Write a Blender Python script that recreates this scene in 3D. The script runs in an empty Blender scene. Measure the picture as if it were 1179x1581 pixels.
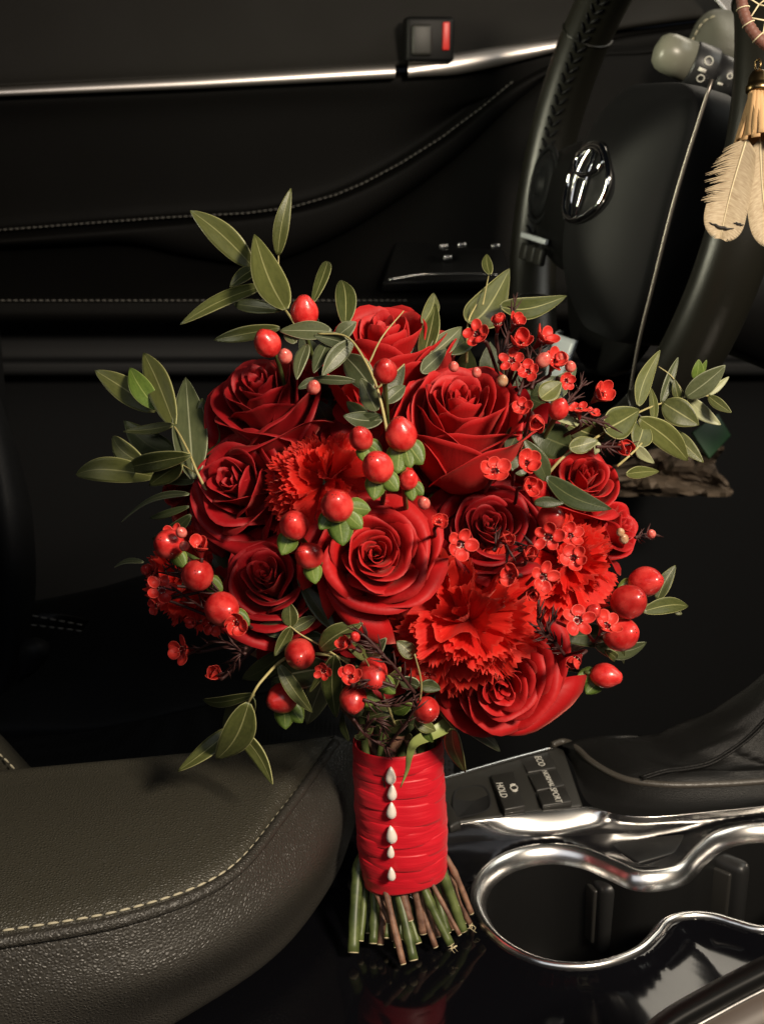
import bpy, bmesh, math, random
from mathutils import Vector, Matrix
random.seed(7)
V = Vector
SC = bpy.context.scene
COL = SC.collection
PI = math.pi

# ------------------------------------------------------------------ camera
FPX = 1908.0                      # focal length in pixels of the 1179x1581 photograph
CAM = V((0, 0, .41)); PITCH = math.radians(18)
CF = V((0, math.cos(PITCH), -math.sin(PITCH))); CU = V((0, math.sin(PITCH), math.cos(PITCH))); CR = V((1, 0, 0))
cd = bpy.data.cameras.new('camera'); cam = bpy.data.objects.new('camera', cd); COL.objects.link(cam)
cam.location = CAM; cam.rotation_euler = (PI/2 - PITCH, 0, 0)
cd.sensor_fit = 'VERTICAL'; cd.sensor_height = 24; cd.lens = 24*FPX/1581
cd.clip_start = .01; cd.clip_end = 50
cd.dof.use_dof = True; cd.dof.focus_distance = .57; cd.dof.aperture_fstop = 12
SC.camera = cam
SC.render.resolution_x = 763; SC.render.resolution_y = 1024

# ------------------------------------------------------------------ world, lamps, exposure
SC.view_settings.view_transform = 'Standard'; SC.view_settings.look = 'None'
SC.view_settings.gamma = 1; SC.view_settings.exposure = 0
w = bpy.data.worlds.new('World'); SC.world = w; w.use_nodes = True
w.node_tree.nodes['Background'].inputs[0].default_value = (.55, .62, .75, 1)
w.node_tree.nodes['Background'].inputs[1].default_value = .006

def area(name, loc, target, sx, sy, power, color):
    l = bpy.data.lights.new(name, 'AREA'); l.shape = 'RECTANGLE'; l.size = sx; l.size_y = sy
    l.energy = power; l.color = color
    o = bpy.data.objects.new(name, l); COL.objects.link(o); o.location = loc
    o.rotation_euler = (V(target) - V(loc)).to_track_quat('-Z', 'Y').to_euler()
    return o
# daylight through the car's windows: warm low sun glow from the passenger side window, cool windscreen, driver's window; plus one added wheel rim lamp
area('sun_glow_light', (.57, -.20, .86), (.05, .56, .2), .20, .16, 20, (1, .86, .68))
area('passenger_window_light', (-.1, -.5, .90), (0, .6, .1), 1.4, .55, 2.2, (.93, .95, 1))
area('windscreen_light', (1.0, .75, 1.0), (.15, .65, .05), .7, .5, 3.0, (.97, .96, .86))
area('rim_highlight_light', (-.62, .72, .46), (.12, 1.0, .40), .18, .30, 1.2, (1, .97, .72)).data.spread = math.radians(70)  # added lamp inside the cabin for the wheel rim highlight, no window there
area('driver_window_light', (.46, 1.2, .74), (.2, .5, .05), .30, .16, .8, (1, .90, .74))
SC.cycles.max_bounces = 4; SC.cycles.diffuse_bounces = 2; SC.cycles.glossy_bounces = 3; SC.cycles.transmission_bounces = 2

# ------------------------------------------------------------------ pixel helpers (photo pixel -> a real 3D point at a chosen depth/height/plane)
CYAW = math.radians(9)
FW = V((math.cos(CYAW), math.sin(CYAW), 0)); LAT = V((-math.sin(CYAW), math.cos(CYAW), 0))
def ray(px, py): return CF + CR*((px-589.5)/FPX) + CU*((790.5-py)/FPX)
def W(px, py, d): return CAM + ray(px, py)*d
def Z(px, py, z): r = ray(px, py); return CAM + r*((z-CAM.z)/r.z)
def L(px, py, l): r = ray(px, py); return CAM + r*(l/r.dot(LAT))
def cdir(r, u, t): return (CR*r + CU*u - CF*t).normalized()

# ------------------------------------------------------------------ object helpers
def link(o, parent=None):
    COL.objects.link(o)
    if parent: o.parent = parent
    return o
WM = {}          # world matrix of every object made
def thing(name, label, cat, loc, group=None):
    o = bpy.data.objects.new(name, None); COL.objects.link(o); o.location = loc; o.empty_display_size = .02
    o['label'] = label; o['category'] = cat
    if group: o['group'] = group
    WM[o] = Matrix.Translation(V(loc))
    return o
def tag(o, label, cat, group=None):
    o['label'] = label; o['category'] = cat
    if group: o['group'] = group
    return o
def mesh(verts, faces, m=None, smooth=True, uvs=None):
    me = bpy.data.meshes.new('mesh'); me.from_pydata([tuple(v) for v in verts], [], faces)
    if smooth: me.polygons.foreach_set('use_smooth', [True]*len(me.polygons))
    if uvs:
        ul = me.uv_layers.new(name='UVMap')
        for lp in me.loops: ul.data[lp.index].uv = uvs[lp.vertex_index]
    if m: me.materials.append(m)
    me.update(); return me
def worldobj(name, me, parent=None, label=None):
    """mesh given in world coordinates; parent keeps its own place"""
    o = bpy.data.objects.new(name, me)
    link(o, parent)
    if parent is not None:
        o.matrix_parent_inverse = WM[parent].inverted()
    WM[o] = Matrix.Identity(4)
    if label: o['label'] = label
    return o
def build(name, vf, m, parent=None, smooth=True, solid=0, uvs=None, label=None, bevel=0, kind=None):
    o = worldobj(name, mesh(vf[0], vf[1], m, smooth, uvs), parent, label)
    if solid:
        s = o.modifiers.new('solid', 'SOLIDIFY'); s.thickness = solid; s.offset = 0
    if bevel:
        b = o.modifiers.new('bevel', 'BEVEL'); b.width = bevel; b.segments = 3; b.limit_method = 'ANGLE'
    if kind: o['kind'] = kind
    return o

def cr(pts, n, closed=False):
    """Catmull-Rom resample of a point list"""
    pts = [V(p) for p in pts]; m = len(pts); out = []
    segs = m if closed else m-1
    for k in range(n):
        s = k/(n if closed else n-1)*segs; i = min(int(s), segs-1); t = s-i
        if closed: a, b, c, d = pts[(i-1) % m], pts[i], pts[(i+1) % m], pts[(i+2) % m]
        else:
            b, c = pts[i], pts[i+1]
            a = pts[i-1] if i > 0 else b*2-c
            d = pts[i+2] if i+2 < m else c*2-b
        out.append(.5*((2*b)+(c-a)*t+(2*a-5*b+4*c-d)*t*t+(3*b-a-3*c+d)*t**3))
    return out
def pw(xs, x):
    """piecewise linear/smooth lookup"""
    if x <= xs[0][0]: return xs[0][1]
    for (a, b), (c, d) in zip(xs, xs[1:]):
        if x <= c: t = (x-a)/(c-a); return b+(d-b)*t
    return xs[-1][1]
def loft(rows, closed=False, cap=False):
    n = len(rows[0]); vs = [p for r in rows for p in r]; fs = []
    for i in range(len(rows)-1):
        for j in range(n if closed else n-1):
            k = (j+1) % n
            fs.append((i*n+j, i*n+k, (i+1)*n+k, (i+1)*n+j))
    if cap:
        fs.append(tuple(range(n))[::-1]); b = (len(rows)-1)*n; fs.append(tuple(range(b, b+n)))
    return vs, fs
def loft2(rows, nu, nv):
    """smooth loft through control rows"""
    rr = [cr(r, nu) for r in rows]
    cols = [cr([r[j] for r in rr], nv) for j in range(nu)]
    return loft([[cols[j][i] for j in range(nu)] for i in range(nv)])
def tube(path, rad, n=8, cap=True, closed=False, ref=None):
    path = [V(p) for p in path]; m = len(path); rows = []
    if not hasattr(rad, '__len__'): rad = [rad]*m
    t0 = (path[1]-path[0]).normalized()
    nrm = ref or (V((0, 0, 1)) if abs(t0.z) < .9 else V((1, 0, 0)))
    for i in range(m):
        if closed: t = (path[(i+1) % m]-path[i-1]).normalized()
        else: t = (path[min(i+1, m-1)]-path[max(i-1, 0)]).normalized()
        nrm = (nrm-t*nrm.dot(t)).normalized(); b = t.cross(nrm)
        rows.append([path[i]+(nrm*math.cos(a)+b*math.sin(a))*rad[i] for a in [2*PI*k/n for k in range(n)]])
    if closed:
        vs, fs = loft(rows, True); b = (m-1)*n
        for j in range(n): k = (j+1) % n; fs.append((b+j, b+k, k, j))
        return vs, fs
    return loft(rows, True, cap)
def frame(axis, spin=0, hint=None):
    z = V(axis).normalized(); h = hint or V((0, 0, 1))
    if abs(z.dot(h)) > .97: h = V((1, 0, 0))
    x = h.cross(z).normalized(); y = z.cross(x)
    m = Matrix((x, y, z)).transposed()
    return m @ Matrix.Rotation(spin, 3, 'Z')
def lathe(prof, n, origin=V((0, 0, 0)), axis=V((0, 0, 1)), sx=1, sy=1):
    m = frame(axis); rows = []
    for r, z in prof:
        rows.append([origin + m @ V((r*sx*math.cos(2*PI*k/n), r*sy*math.sin(2*PI*k/n), z)) for k in range(n)])
    return loft(rows, True, True)
def merge(parts):
    vs, fs = [], []
    for v, f in parts:
        b = len(vs); vs += list(v); fs += [tuple(i+b for i in q) for q in f]
    return vs, fs
def boxpts(c, ax, ay, az):
    """box from centre and three half-axis vectors"""
    vs = [c+ax*i+ay*j+az*k for i in (-1, 1) for j in (-1, 1) for k in (-1, 1)]
    return vs, [(0, 1, 3, 2), (4, 6, 7, 5), (0, 4, 5, 1), (2, 3, 7, 6), (0, 2, 6, 4), (1, 5, 7, 3)]
def quadslab(c4, h):
    """slab with the four given top corners, h thick downwards"""
    c4 = [V(c) for c in c4]; n = (c4[1]-c4[0]).cross(c4[2]-c4[0]).normalized()
    if n.z < 0: n = -n
    vs = c4+[c-n*h for c in c4]
    return vs, [(0, 1, 2, 3), (7, 6, 5, 4)]+[(i, i+4, (i+1) % 4+4, (i+1) % 4) for i in range(4)]

# ------------------------------------------------------------------ materials
def mat(name, color, rough=.5, metal=0, **k):
    m = bpy.data.materials.new(name); m.use_nodes = True; nt = m.node_tree; b = nt.nodes['Principled BSDF']
    b.inputs['Base Color'].default_value = (*color, 1); b.inputs['Roughness'].default_value = rough
    b.inputs['Metallic'].default_value = metal
    for kk, v in k.items():
        if kk in b.inputs: b.inputs[kk].default_value = v
    return m
def nd(m, t, **k):
    n = m.node_tree.nodes.new(t)
    for kk, v in k.items():
        if hasattr(n, kk): setattr(n, kk, v)
        else: n.inputs[kk].default_value = v
    return n
def lk(m, a, b): m.node_tree.links.new(a, b)
def bsdf(m): return m.node_tree.nodes['Principled BSDF']
def coords(m, kind='Object'): return nd(m, 'ShaderNodeTexCoord').outputs[kind]
def bump(m, height, strength, dist):
    b = nd(m, 'ShaderNodeBump', Strength=strength, Distance=dist); lk(m, height, b.inputs['Height'])
    lk(m, b.outputs[0], bsdf(m).inputs['Normal']); return b
def vary(m, c1, c2, scale, detail=4, lo=.35, hi=.65, co=None):
    n = nd(m, 'ShaderNodeTexNoise', Scale=scale, Detail=detail); lk(m, co or coords(m), n.inputs['Vector'])
    r = nd(m, 'ShaderNodeValToRGB'); e = r.color_ramp.elements
    e[0].position = lo; e[1].position = hi; e[0].color = (*c1, 1); e[1].color = (*c2, 1)
    lk(m, n.outputs['Fac'], r.inputs[0]); lk(m, r.outputs[0], bsdf(m).inputs['Base Color']); return r
def leather(name, color, scale, rough, strength, dist=.0006, spec=.5):
    m = mat(name, color, rough, **{'Specular IOR Level': spec})
    c = coords(m)
    mp = nd(m, 'ShaderNodeTexNoise', Scale=90, Detail=2); lk(m, c, mp.inputs['Vector'])
    mx = nd(m, 'ShaderNodeMix', data_type='VECTOR'); mx.inputs[0].default_value = .0022
    lk(m, c, mx.inputs[4]); lk(m, mp.outputs['Color'], mx.inputs[5])
    v = nd(m, 'ShaderNodeTexVoronoi', feature='DISTANCE_TO_EDGE', Scale=scale, Randomness=.9); lk(m, mx.outputs[1], v.inputs['Vector'])
    r = nd(m, 'ShaderNodeValToRGB'); r.color_ramp.elements[0].position = .0; r.color_ramp.elements[1].position = .45; r.color_ramp.interpolation = 'EASE'
    lk(m, v.outputs['Distance'], r.inputs[0]); bump(m, r.outputs[0], strength, dist)
    # wear: gloss varies in patches
    n = nd(m, 'ShaderNodeTexNoise', Scale=14, Detail=3); lk(m, c, n.inputs['Vector'])
    mr = nd(m, 'ShaderNodeMapRange'); mr.inputs[3].default_value = rough-.07; mr.inputs[4].default_value = rough+.09
    lk(m, n.outputs['Fac'], mr.inputs[0]); lk(m, mr.outputs[0], bsdf(m).inputs['Roughness'])
    return m

def petal_mat(name, c1, c2, c3, rough, trans, sheen):
    """c1..c2 vary from petal to petal, c3 is the paler margin of the petal"""
    m = mat(name, c1, rough); b = bsdf(m); nt = m.node_tree
    oi = nd(m, 'ShaderNodeObjectInfo'); uv = nd(m, 'ShaderNodeUVMap'); sp = nd(m, 'ShaderNodeSeparateXYZ')
    lk(m, uv.outputs[0], sp.inputs[0])
    nz = nd(m, 'ShaderNodeTexNoise', Scale=5, Detail=3); lk(m, uv.outputs[0], nz.inputs['Vector'])
    ad = nd(m, 'ShaderNodeMath', operation='ADD'); lk(m, oi.outputs['Random'], ad.inputs[0]); lk(m, nz.outputs['Fac'], ad.inputs[1])
    ml = nd(m, 'ShaderNodeMath', operation='MULTIPLY_ADD'); lk(m, ad.outputs[0], ml.inputs[0]); ml.inputs[1].default_value = .75; ml.inputs[2].default_value = -.25
    mx = nd(m, 'ShaderNodeMix', data_type='RGBA'); lk(m, ml.outputs[0], mx.inputs[0]); mx.inputs[6].default_value = (*c1, 1); mx.inputs[7].default_value = (*c2, 1)
    rp = nd(m, 'ShaderNodeMapRange'); lk(m, sp.outputs[1], rp.inputs[0]); rp.inputs[1].default_value = .93; rp.inputs[2].default_value = 1.0
    m2 = nd(m, 'ShaderNodeMix', data_type='RGBA'); lk(m, rp.outputs[0], m2.inputs[0]); lk(m, mx.outputs[2], m2.inputs[6]); m2.inputs[7].default_value = (*c3, 1)
    lk(m, m2.outputs[2], b.inputs['Base Color'])
    # veins run along the petal
    mp = nd(m, 'ShaderNodeMapping'); mp.inputs['Scale'].default_value = (34, 2.2, 1); lk(m, uv.outputs[0], mp.inputs['Vector'])
    vn = nd(m, 'ShaderNodeTexNoise', Scale=1.0, Detail=2); lk(m, mp.outputs[0], vn.inputs['Vector'])
    bump(m, vn.outputs['Fac'], .22, .0006)
    b.inputs['Sheen Weight'].default_value = sheen; b.inputs['Sheen Tint'].default_value = (1, .25, .2, 1); b.inputs['Sheen Roughness'].default_value = .4
    b.inputs['Specular IOR Level'].default_value = .3
    tr = nd(m, 'ShaderNodeBsdfTranslucent'); lk(m, m2.outputs[2], tr.inputs[0]); ms = nd(m, 'ShaderNodeMixShader'); ms.inputs[0].default_value = trans
    lk(m, b.outputs[0], ms.inputs[1]); lk(m, tr.outputs[0], ms.inputs[2]); lk(m, ms.outputs[0], nt.nodes['Material Output'].inputs[0])
    return m
def leaf_mat(name, c1, c2, rim):
    m = mat(name, c1, .42); b = bsdf(m); nt = m.node_tree
    oi = nd(m, 'ShaderNodeObjectInfo'); uv = nd(m, 'ShaderNodeUVMap'); sp = nd(m, 'ShaderNodeSeparateXYZ'); lk(m, uv.outputs[0], sp.inputs[0])
    nz = nd(m, 'ShaderNodeTexNoise', Scale=9, Detail=3); lk(m, uv.outputs[0], nz.inputs['Vector'])
    ad = nd(m, 'ShaderNodeMath', operation='MULTIPLY_ADD'); lk(m, nz.outputs['Fac'], ad.inputs[0]); ad.inputs[1].default_value = 1.1
    sb = nd(m, 'ShaderNodeMath', operation='MULTIPLY_ADD'); lk(m, oi.outputs['Random'], sb.inputs[0]); sb.inputs[1].default_value = .9; sb.inputs[2].default_value = -.5
    lk(m, sb.outputs[0], ad.inputs[2])
    mx = nd(m, 'ShaderNodeMix', data_type='RGBA'); lk(m, ad.outputs[0], mx.inputs[0]); mx.inputs[6].default_value = (*c1, 1); mx.inputs[7].default_value = (*c2, 1)
    # midrib and pale margin
    a = nd(m, 'ShaderNodeMath', operation='MULTIPLY_ADD'); lk(m, sp.outputs[0], a.inputs[0]); a.inputs[1].default_value = 2; a.inputs[2].default_value = -1
    ab = nd(m, 'ShaderNodeMath', operation='ABSOLUTE'); lk(m, a.outputs[0], ab.inputs[0])
    r = nd(m, 'ShaderNodeValToRGB'); e = r.color_ramp.elements; e[0].position = .02; e[0].color = (.75,)*3+(1,); e[1].position = .065; e[1].color = (0, 0, 0, 1)
    x = e.new(.93); x.color = (0, 0, 0, 1); x = e.new(.985); x.color = (1, 1, 1, 1)
    lk(m, ab.outputs[0], r.inputs[0])
    m2 = nd(m, 'ShaderNodeMix', data_type='RGBA'); lk(m, r.outputs[0], m2.inputs[0]); lk(m, mx.outputs[2], m2.inputs[6]); m2.inputs[7].default_value = (*rim, 1)
    # small brown specks
    sk = nd(m, 'ShaderNodeTexNoise', Scale=30, Detail=2); lk(m, uv.outputs[0], sk.inputs['Vector'])
    sr = nd(m, 'ShaderNodeMapRange'); lk(m, sk.outputs['Fac'], sr.inputs[0]); sr.inputs[1].default_value = .68; sr.inputs[2].default_value = .74; sr.inputs[4].default_value = .5
    m3 = nd(m, 'ShaderNodeMix', data_type='RGBA'); lk(m, sr.outputs[0], m3.inputs[0]); lk(m, m2.outputs[2], m3.inputs[6]); m3.inputs[7].default_value = (.12, .075, .02, 1)
    lk(m, m3.outputs[2], b.inputs['Base Color'])
    # side veins
    mp = nd(m, 'ShaderNodeMapping'); mp.inputs['Scale'].default_value = (5, 26, 1); lk(m, uv.outputs[0], mp.inputs['Vector'])
    vn = nd(m, 'ShaderNodeTexNoise', Scale=1.0, Detail=4); lk(m, mp.outputs[0], vn.inputs['Vector']); bump(m, vn.outputs['Fac'], .25, .0006)
    tr = nd(m, 'ShaderNodeBsdfTranslucent'); lk(m, m3.outputs[2], tr.inputs[0]); ms = nd(m, 'ShaderNodeMixShader'); ms.inputs[0].default_value = .18
    lk(m, b.outputs[0], ms.inputs[1]); lk(m, tr.outputs[0], ms.inputs[2]); lk(m, ms.outputs[0], nt.nodes['Material Output'].inputs[0])
    return m

M = {}
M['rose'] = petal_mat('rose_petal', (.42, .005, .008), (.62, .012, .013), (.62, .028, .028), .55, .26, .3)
M['rose_shaded'] = petal_mat('shaded_rose_petal', (.29, .003, .008), (.44, .007, .011), (.45, .018, .022), .55, .24, .3)  # darker copy of the rose red; shade on left and deep blooms painted in
M['carn'] = petal_mat('carnation_petal', (.72, .010, .007), (.86, .028, .014), (.88, .06, .04), .65, .42, .4)
M['wax'] = petal_mat('waxflower_petal', (.60, .024, .020), (.78, .058, .042), (.76, .085, .062), .4, .22, .1)
M['wax_cup'] = mat('waxflower_cup', (.20, .012, .012), .35)
M['stamen'] = mat('stamen_cream', (.85, .68, .5), .5)
M['leaf'] = leaf_mat('eucalyptus_leaf', (.056, .068, .018), (.135, .146, .042), (.44, .43, .19))
M['leaf_grey'] = leaf_mat('grey_eucalyptus_leaf', (.065, .080, .036), (.125, .142, .066), (.42, .44, .28))
M['leaf_pale'] = leaf_mat('pale_leaf_underside', (.36, .38, .20), (.48, .49, .29), (.6, .6, .38))
M['leaf_fresh'] = leaf_mat('fresh_green_leaf', (.085, .14, .022), (.17, .25, .045), (.34, .40, .12))
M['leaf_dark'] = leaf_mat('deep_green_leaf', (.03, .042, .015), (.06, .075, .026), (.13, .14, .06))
M['twig'] = mat('pale_twig', (.42, .36, .15), .5)
m = M['stem_green'] = mat('green_flower_stem', (.10, .15, .03), .45); vary(m, (.04, .058, .014), (.135, .165, .05), 90)
m = M['stem_brown'] = mat('brown_woody_stem', (.16, .075, .045), .6); r = vary(m, (.10, .045, .028), (.27, .14, .085), 160)
nn = nd(m, 'ShaderNodeTexNoise', Scale=420, Detail=4); lk(m, coords(m), nn.inputs['Vector']); bump(m, nn.outputs['Fac'], .5, .0008)
M['stem_cut'] = mat('cut_stem_end', (.62, .52, .32), .7)
M['twig_red'] = mat('dark_red_twig', (.045, .012, .010), .6)
def berry_mat(n, c1, c2):
    m = mat(n, c1, .27, **{'Coat Weight': .35, 'Coat Roughness': .12, 'Specular IOR Level': .45})
    vary(m, c1, c2, 1.6, 4); nn = nd(m, 'ShaderNodeTexNoise', Scale=2.5, Detail=2); lk(m, coords(m), nn.inputs['Vector']); bump(m, nn.outputs['Fac'], .2, .0008)
    return m
M['berry'] = berry_mat('red_berry_skin', (.52, .014, .014), (.74, .060, .050))
def blemish(m):
    t = nd(m, 'ShaderNodeTexNoise', Scale=7, Detail=4); lk(m, nd(m, 'ShaderNodeTexCoord').outputs['Object'], t.inputs['Vector'])
    mr = nd(m, 'ShaderNodeMapRange'); lk(m, t.outputs['Fac'], mr.inputs[0]); mr.inputs[1].default_value = .60; mr.inputs[2].default_value = .72; mr.inputs[4].default_value = .55
    src = bsdf(m).inputs['Base Color'].links[0].from_socket
    mx = nd(m, 'ShaderNodeMix', data_type='RGBA'); lk(m, mr.outputs[0], mx.inputs[0]); lk(m, src, mx.inputs[6]); mx.inputs[7].default_value = (.30, .035, .02, 1)
    oi = nd(m, 'ShaderNodeObjectInfo'); hs = nd(m, 'ShaderNodeHueSaturation'); mv = nd(m, 'ShaderNodeMapRange'); lk(m, oi.outputs['Random'], mv.inputs[0]); mv.inputs[3].default_value = .72; mv.inputs[4].default_value = 1.12
    lk(m, mv.outputs[0], hs.inputs['Value']); lk(m, mx.outputs[2], hs.inputs['Color']); lk(m, hs.outputs[0], bsdf(m).inputs['Base Color'])
    rg = nd(m, 'ShaderNodeMapRange'); lk(m, t.outputs['Fac'], rg.inputs[0]); rg.inputs[3].default_value = .16; rg.inputs[4].default_value = .5; lk(m, rg.outputs[0], bsdf(m).inputs['Roughness'])
blemish(M['berry'])
M['berry_pink'] = berry_mat('pink_bud_skin', (.62, .09, .075), (.72, .20, .16))
M['berry_tan'] = berry_mat('tan_bud_skin', (.45, .20, .10), (.55, .36, .22))
M['berry_tip'] = mat('dry_berry_tip', (.06, .015, .01), .7)
m = M['ribbon'] = mat('red_satin_ribbon', (.62, .006, .018), .46, **{'Sheen Weight': .2, 'Sheen Tint': (1, .3, .3, 1)})
wv = nd(m, 'ShaderNodeTexNoise', Scale=1.0, Detail=3)
mpp = nd(m, 'ShaderNodeMapping'); mpp.inputs['Scale'].default_value = (40, 40, 700); lk(m, coords(m), mpp.inputs['Vector']); lk(m, mpp.outputs[0], wv.inputs['Vector']); bump(m, wv.outputs['Fac'], .5, .0007)
M['pearl'] = mat('pearl', (.80, .72, .64), .14, **{'Coat Weight': .7, 'Coat Roughness': .05, 'Sheen Weight': .4})
M['armrest'] = leather('grained_leather', (.040, .037, .027), 720, .44, .55, .0007)
M['armrest_side'] = leather('grained_leather_side', (.036, .033, .028), 640, .42, .55, .0007)
M['thread'] = mat('pale_thread', (.42, .38, .27), .7)
M['thread_dim'] = mat('grey_thread', (.10, .095, .085), .8)
M['piano'] = mat('piano_black', (.003, .003, .004), .07, **{'Specular IOR Level': .38})
nn = nd(M['piano'], 'ShaderNodeTexNoise', Scale=9, Detail=2); lk(M['piano'], coords(M['piano']), nn.inputs['Vector']); bump(M['piano'], nn.outputs['Fac'], .05, .004)
M['chrome'] = mat('satin_chrome', (.86, .84, .82), .24, 1)
M['chrome_b'] = mat('bright_chrome', (.85, .84, .82), .07, 1)
M['well'] = mat('cup_well_plastic', (.006, .006, .006), .45)
M['tab'] = mat('rubber_tab', (.014, .014, .014), .4)
M['panel'] = mat('button_panel_plastic', (.024, .023, .020), .5)
M['button'] = mat('button_plastic', (.022, .021, .019), .42)
M['print'] = mat('white_print', (.62, .60, .54), .6)
M['boot'] = leather('boot_leather', (.005, .0047, .0044), 900, .5, .3, .0004, .22)
M['pipe'] = leather('piping_leather', (.055, .048, .040), 900, .38, .2, .0004)
M['vinyl'] = leather('door_vinyl', (.0022, .0020, .0018), 620, .6, .25, .0004, .09)
M['vinyl_up'] = leather('upper_door_vinyl', (.0065, .0056, .0044), 620, .65, .25, .0004, .22)
M['plastic'] = mat('dark_plastic', (.004, .004, .004), .5, **{'Specular IOR Level': .2})
M['plastic_mid'] = mat('charcoal_plastic', (.008, .0084, .0092), .6, **{'Specular IOR Level': .2})
M['rubber'] = mat('black_rubber', (.004, .004, .004), .8)
M['red_mark'] = mat('red_lock_mark', (.6, .02, .015), .4)
M['wheel'] = leather('wheel_leather', (.010, .0095, .007), 900, .34, .12, .0003)
M['hub'] = leather('airbag_cover', (.0050, .0050, .0054), 1500, .55, .15, .0002, .2)
M['silver'] = mat('silver_spoke', (.80, .84, .88), .35, .1)
M['strip'] = mat('satin_strip', (.86, .80, .76), .42, 1)
M['dull_trim'] = mat('dull_metal_trim', (.30, .27, .24), .42, 1)
M['stalk'] = mat('stalk_plastic', (.018, .018, .019), .4)
M['knob'] = mat('stalk_knob_plastic', (.16, .16, .125), .35)
M['dash'] = leather('dash_leather', (.13, .13, .105), 600, .5, .3, .0005)
M['seat'] = leather('seat_leather', (.006, .0065, .0075), 500, .65, .3, .0005, .2)
m = M['mesh_fabric'] = mat('perforated_fabric', (.012, .013, .014), .8, **{'Specular IOR Level': .15})
ch = nd(m, 'ShaderNodeTexVoronoi', Scale=330, Randomness=0.0); lk(m, coords(m), ch.inputs['Vector'])
rr = nd(m, 'ShaderNodeValToRGB'); rr.color_ramp.elements[0].color = (.002, .002, .002, 1); rr.color_ramp.elements[1].color = (.010, .0105, .012, 1); rr.color_ramp.elements[0].position = .25; rr.color_ramp.elements[1].position = .5
lk(m, ch.outputs['Distance'], rr.inputs[0]); lk(m, rr.outputs[0], bsdf(m).inputs['Base Color']); bump(m, ch.outputs['Distance'], .6, .001)
m = M['floor'] = mat('floor_carpet', (.003, .003, .0032), .95, **{'Specular IOR Level': .05})
nn = nd(m, 'ShaderNodeTexNoise', Scale=600, Detail=3); lk(m, coords(m), nn.inputs['Vector']); bump(m, nn.outputs['Fac'], .8, .003)
m = M['paper'] = mat('brown_paper', (.10, .072, .05), .7); vary(m, (.05, .036, .025), (.13, .095, .065), 30)
M['green_card'] = mat('green_card', (.008, .05, .014), .5)
M['hoop'] = mat('brown_suede_cord', (.17, .065, .045), .6)
M['string'] = mat('cream_string', (.72, .62, .40), .7)
M['brass'] = mat('antique_brass', (.22, .15, .07), .3, 1)
m = M['tassel'] = mat('tan_suede', (.55, .34, .16), .75); nn = nd(m, 'ShaderNodeTexNoise', Scale=900, Detail=2); lk(m, coords(m), nn.inputs['Vector']); bump(m, nn.outputs['Fac'], .3, .0004)
m = M['feather'] = mat('cream_feather', (.72, .60, .42), .6)
uv = nd(m, 'ShaderNodeUVMap'); mpp = nd(m, 'ShaderNodeMapping'); mpp.inputs['Scale'].default_value = (6, 90, 1); mpp.inputs['Rotation'].default_value = (0, 0, .5); lk(m, uv.outputs[0], mpp.inputs['Vector'])
nn = nd(m, 'ShaderNodeTexNoise', Scale=1, Detail=3); lk(m, mpp.outputs[0], nn.inputs['Vector']); bump(m, nn.outputs['Fac'], .4, .0005)
rp = nd(m, 'ShaderNodeValToRGB'); e = rp.color_ramp.elements; e[0].position = .3; e[0].color = (.30, .22, .13, 1); e[1].position = .7; e[1].color = (.48, .39, .26, 1)
lk(m, nn.outputs['Fac'], rp.inputs[0]); lk(m, rp.outputs[0], bsdf(m).inputs['Base Color'])
M['feather_mark'] = mat('dark_feather_mark', (.015, .012, .01), .7)

# =================================================================== THE SETTING: car floor and footwell
def structure(name, vf, m):
    o = build(name, vf, m); o['kind'] = 'structure'; return o
structure('car_floor', ([V((-1.2, .2, -.42)), V((1.6, .2, -.42)), V((1.6, 1.7, -.42)), V((-1.2, 1.7, -.42))], [(0, 1, 2, 3)]), M['floor'])
structure('footwell_wall', ([V((.75, .75, -.42)), V((.75, 1.6, -.42)), V((.62, 1.6, .30)), V((.62, .75, .30))], [(0, 1, 2, 3)]), M['floor'])

def stitches(path, length, gap, rad, m, parent, name='stitch', one=False, lift=V((0, 0, 0)), slant=0, nrm=None):
    """thread stitches along a dense path"""
    path = [V(p) for p in path]; acc = 0; segs = []; pos = [0]
    for a, b in zip(path, path[1:]): pos.append(pos[-1]+(b-a).length)
    def at(s):
        for i in range(len(path)-1):
            if s <= pos[i+1]: t = (s-pos[i])/max(1e-9, pos[i+1]-pos[i]); return path[i].lerp(path[i+1], t)
        return path[-1]
    s = 0
    while s+length < pos[-1]:
        a, b, c = at(s), at(s+length/2), at(s+length); t = (c-a).normalized()
        side = (nrm or lift).cross(t)
        if side.length > 0: side.normalize()
        off = side*length*slant
        a2 = a-off+lift*.25; c2 = c+off+lift*.25; b2 = b+lift
        segs.append(tube([a2, a2.lerp(b2, .45)+lift*.35, b2, b2.lerp(c2, .55)+lift*.35, c2], [rad*.5, rad, rad*1.1, rad, rad*.5], 5))
        s += length+gap
    if one: return build(name, merge(segs), m, parent)
    for g in segs: build(name, g, m, parent)

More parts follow.
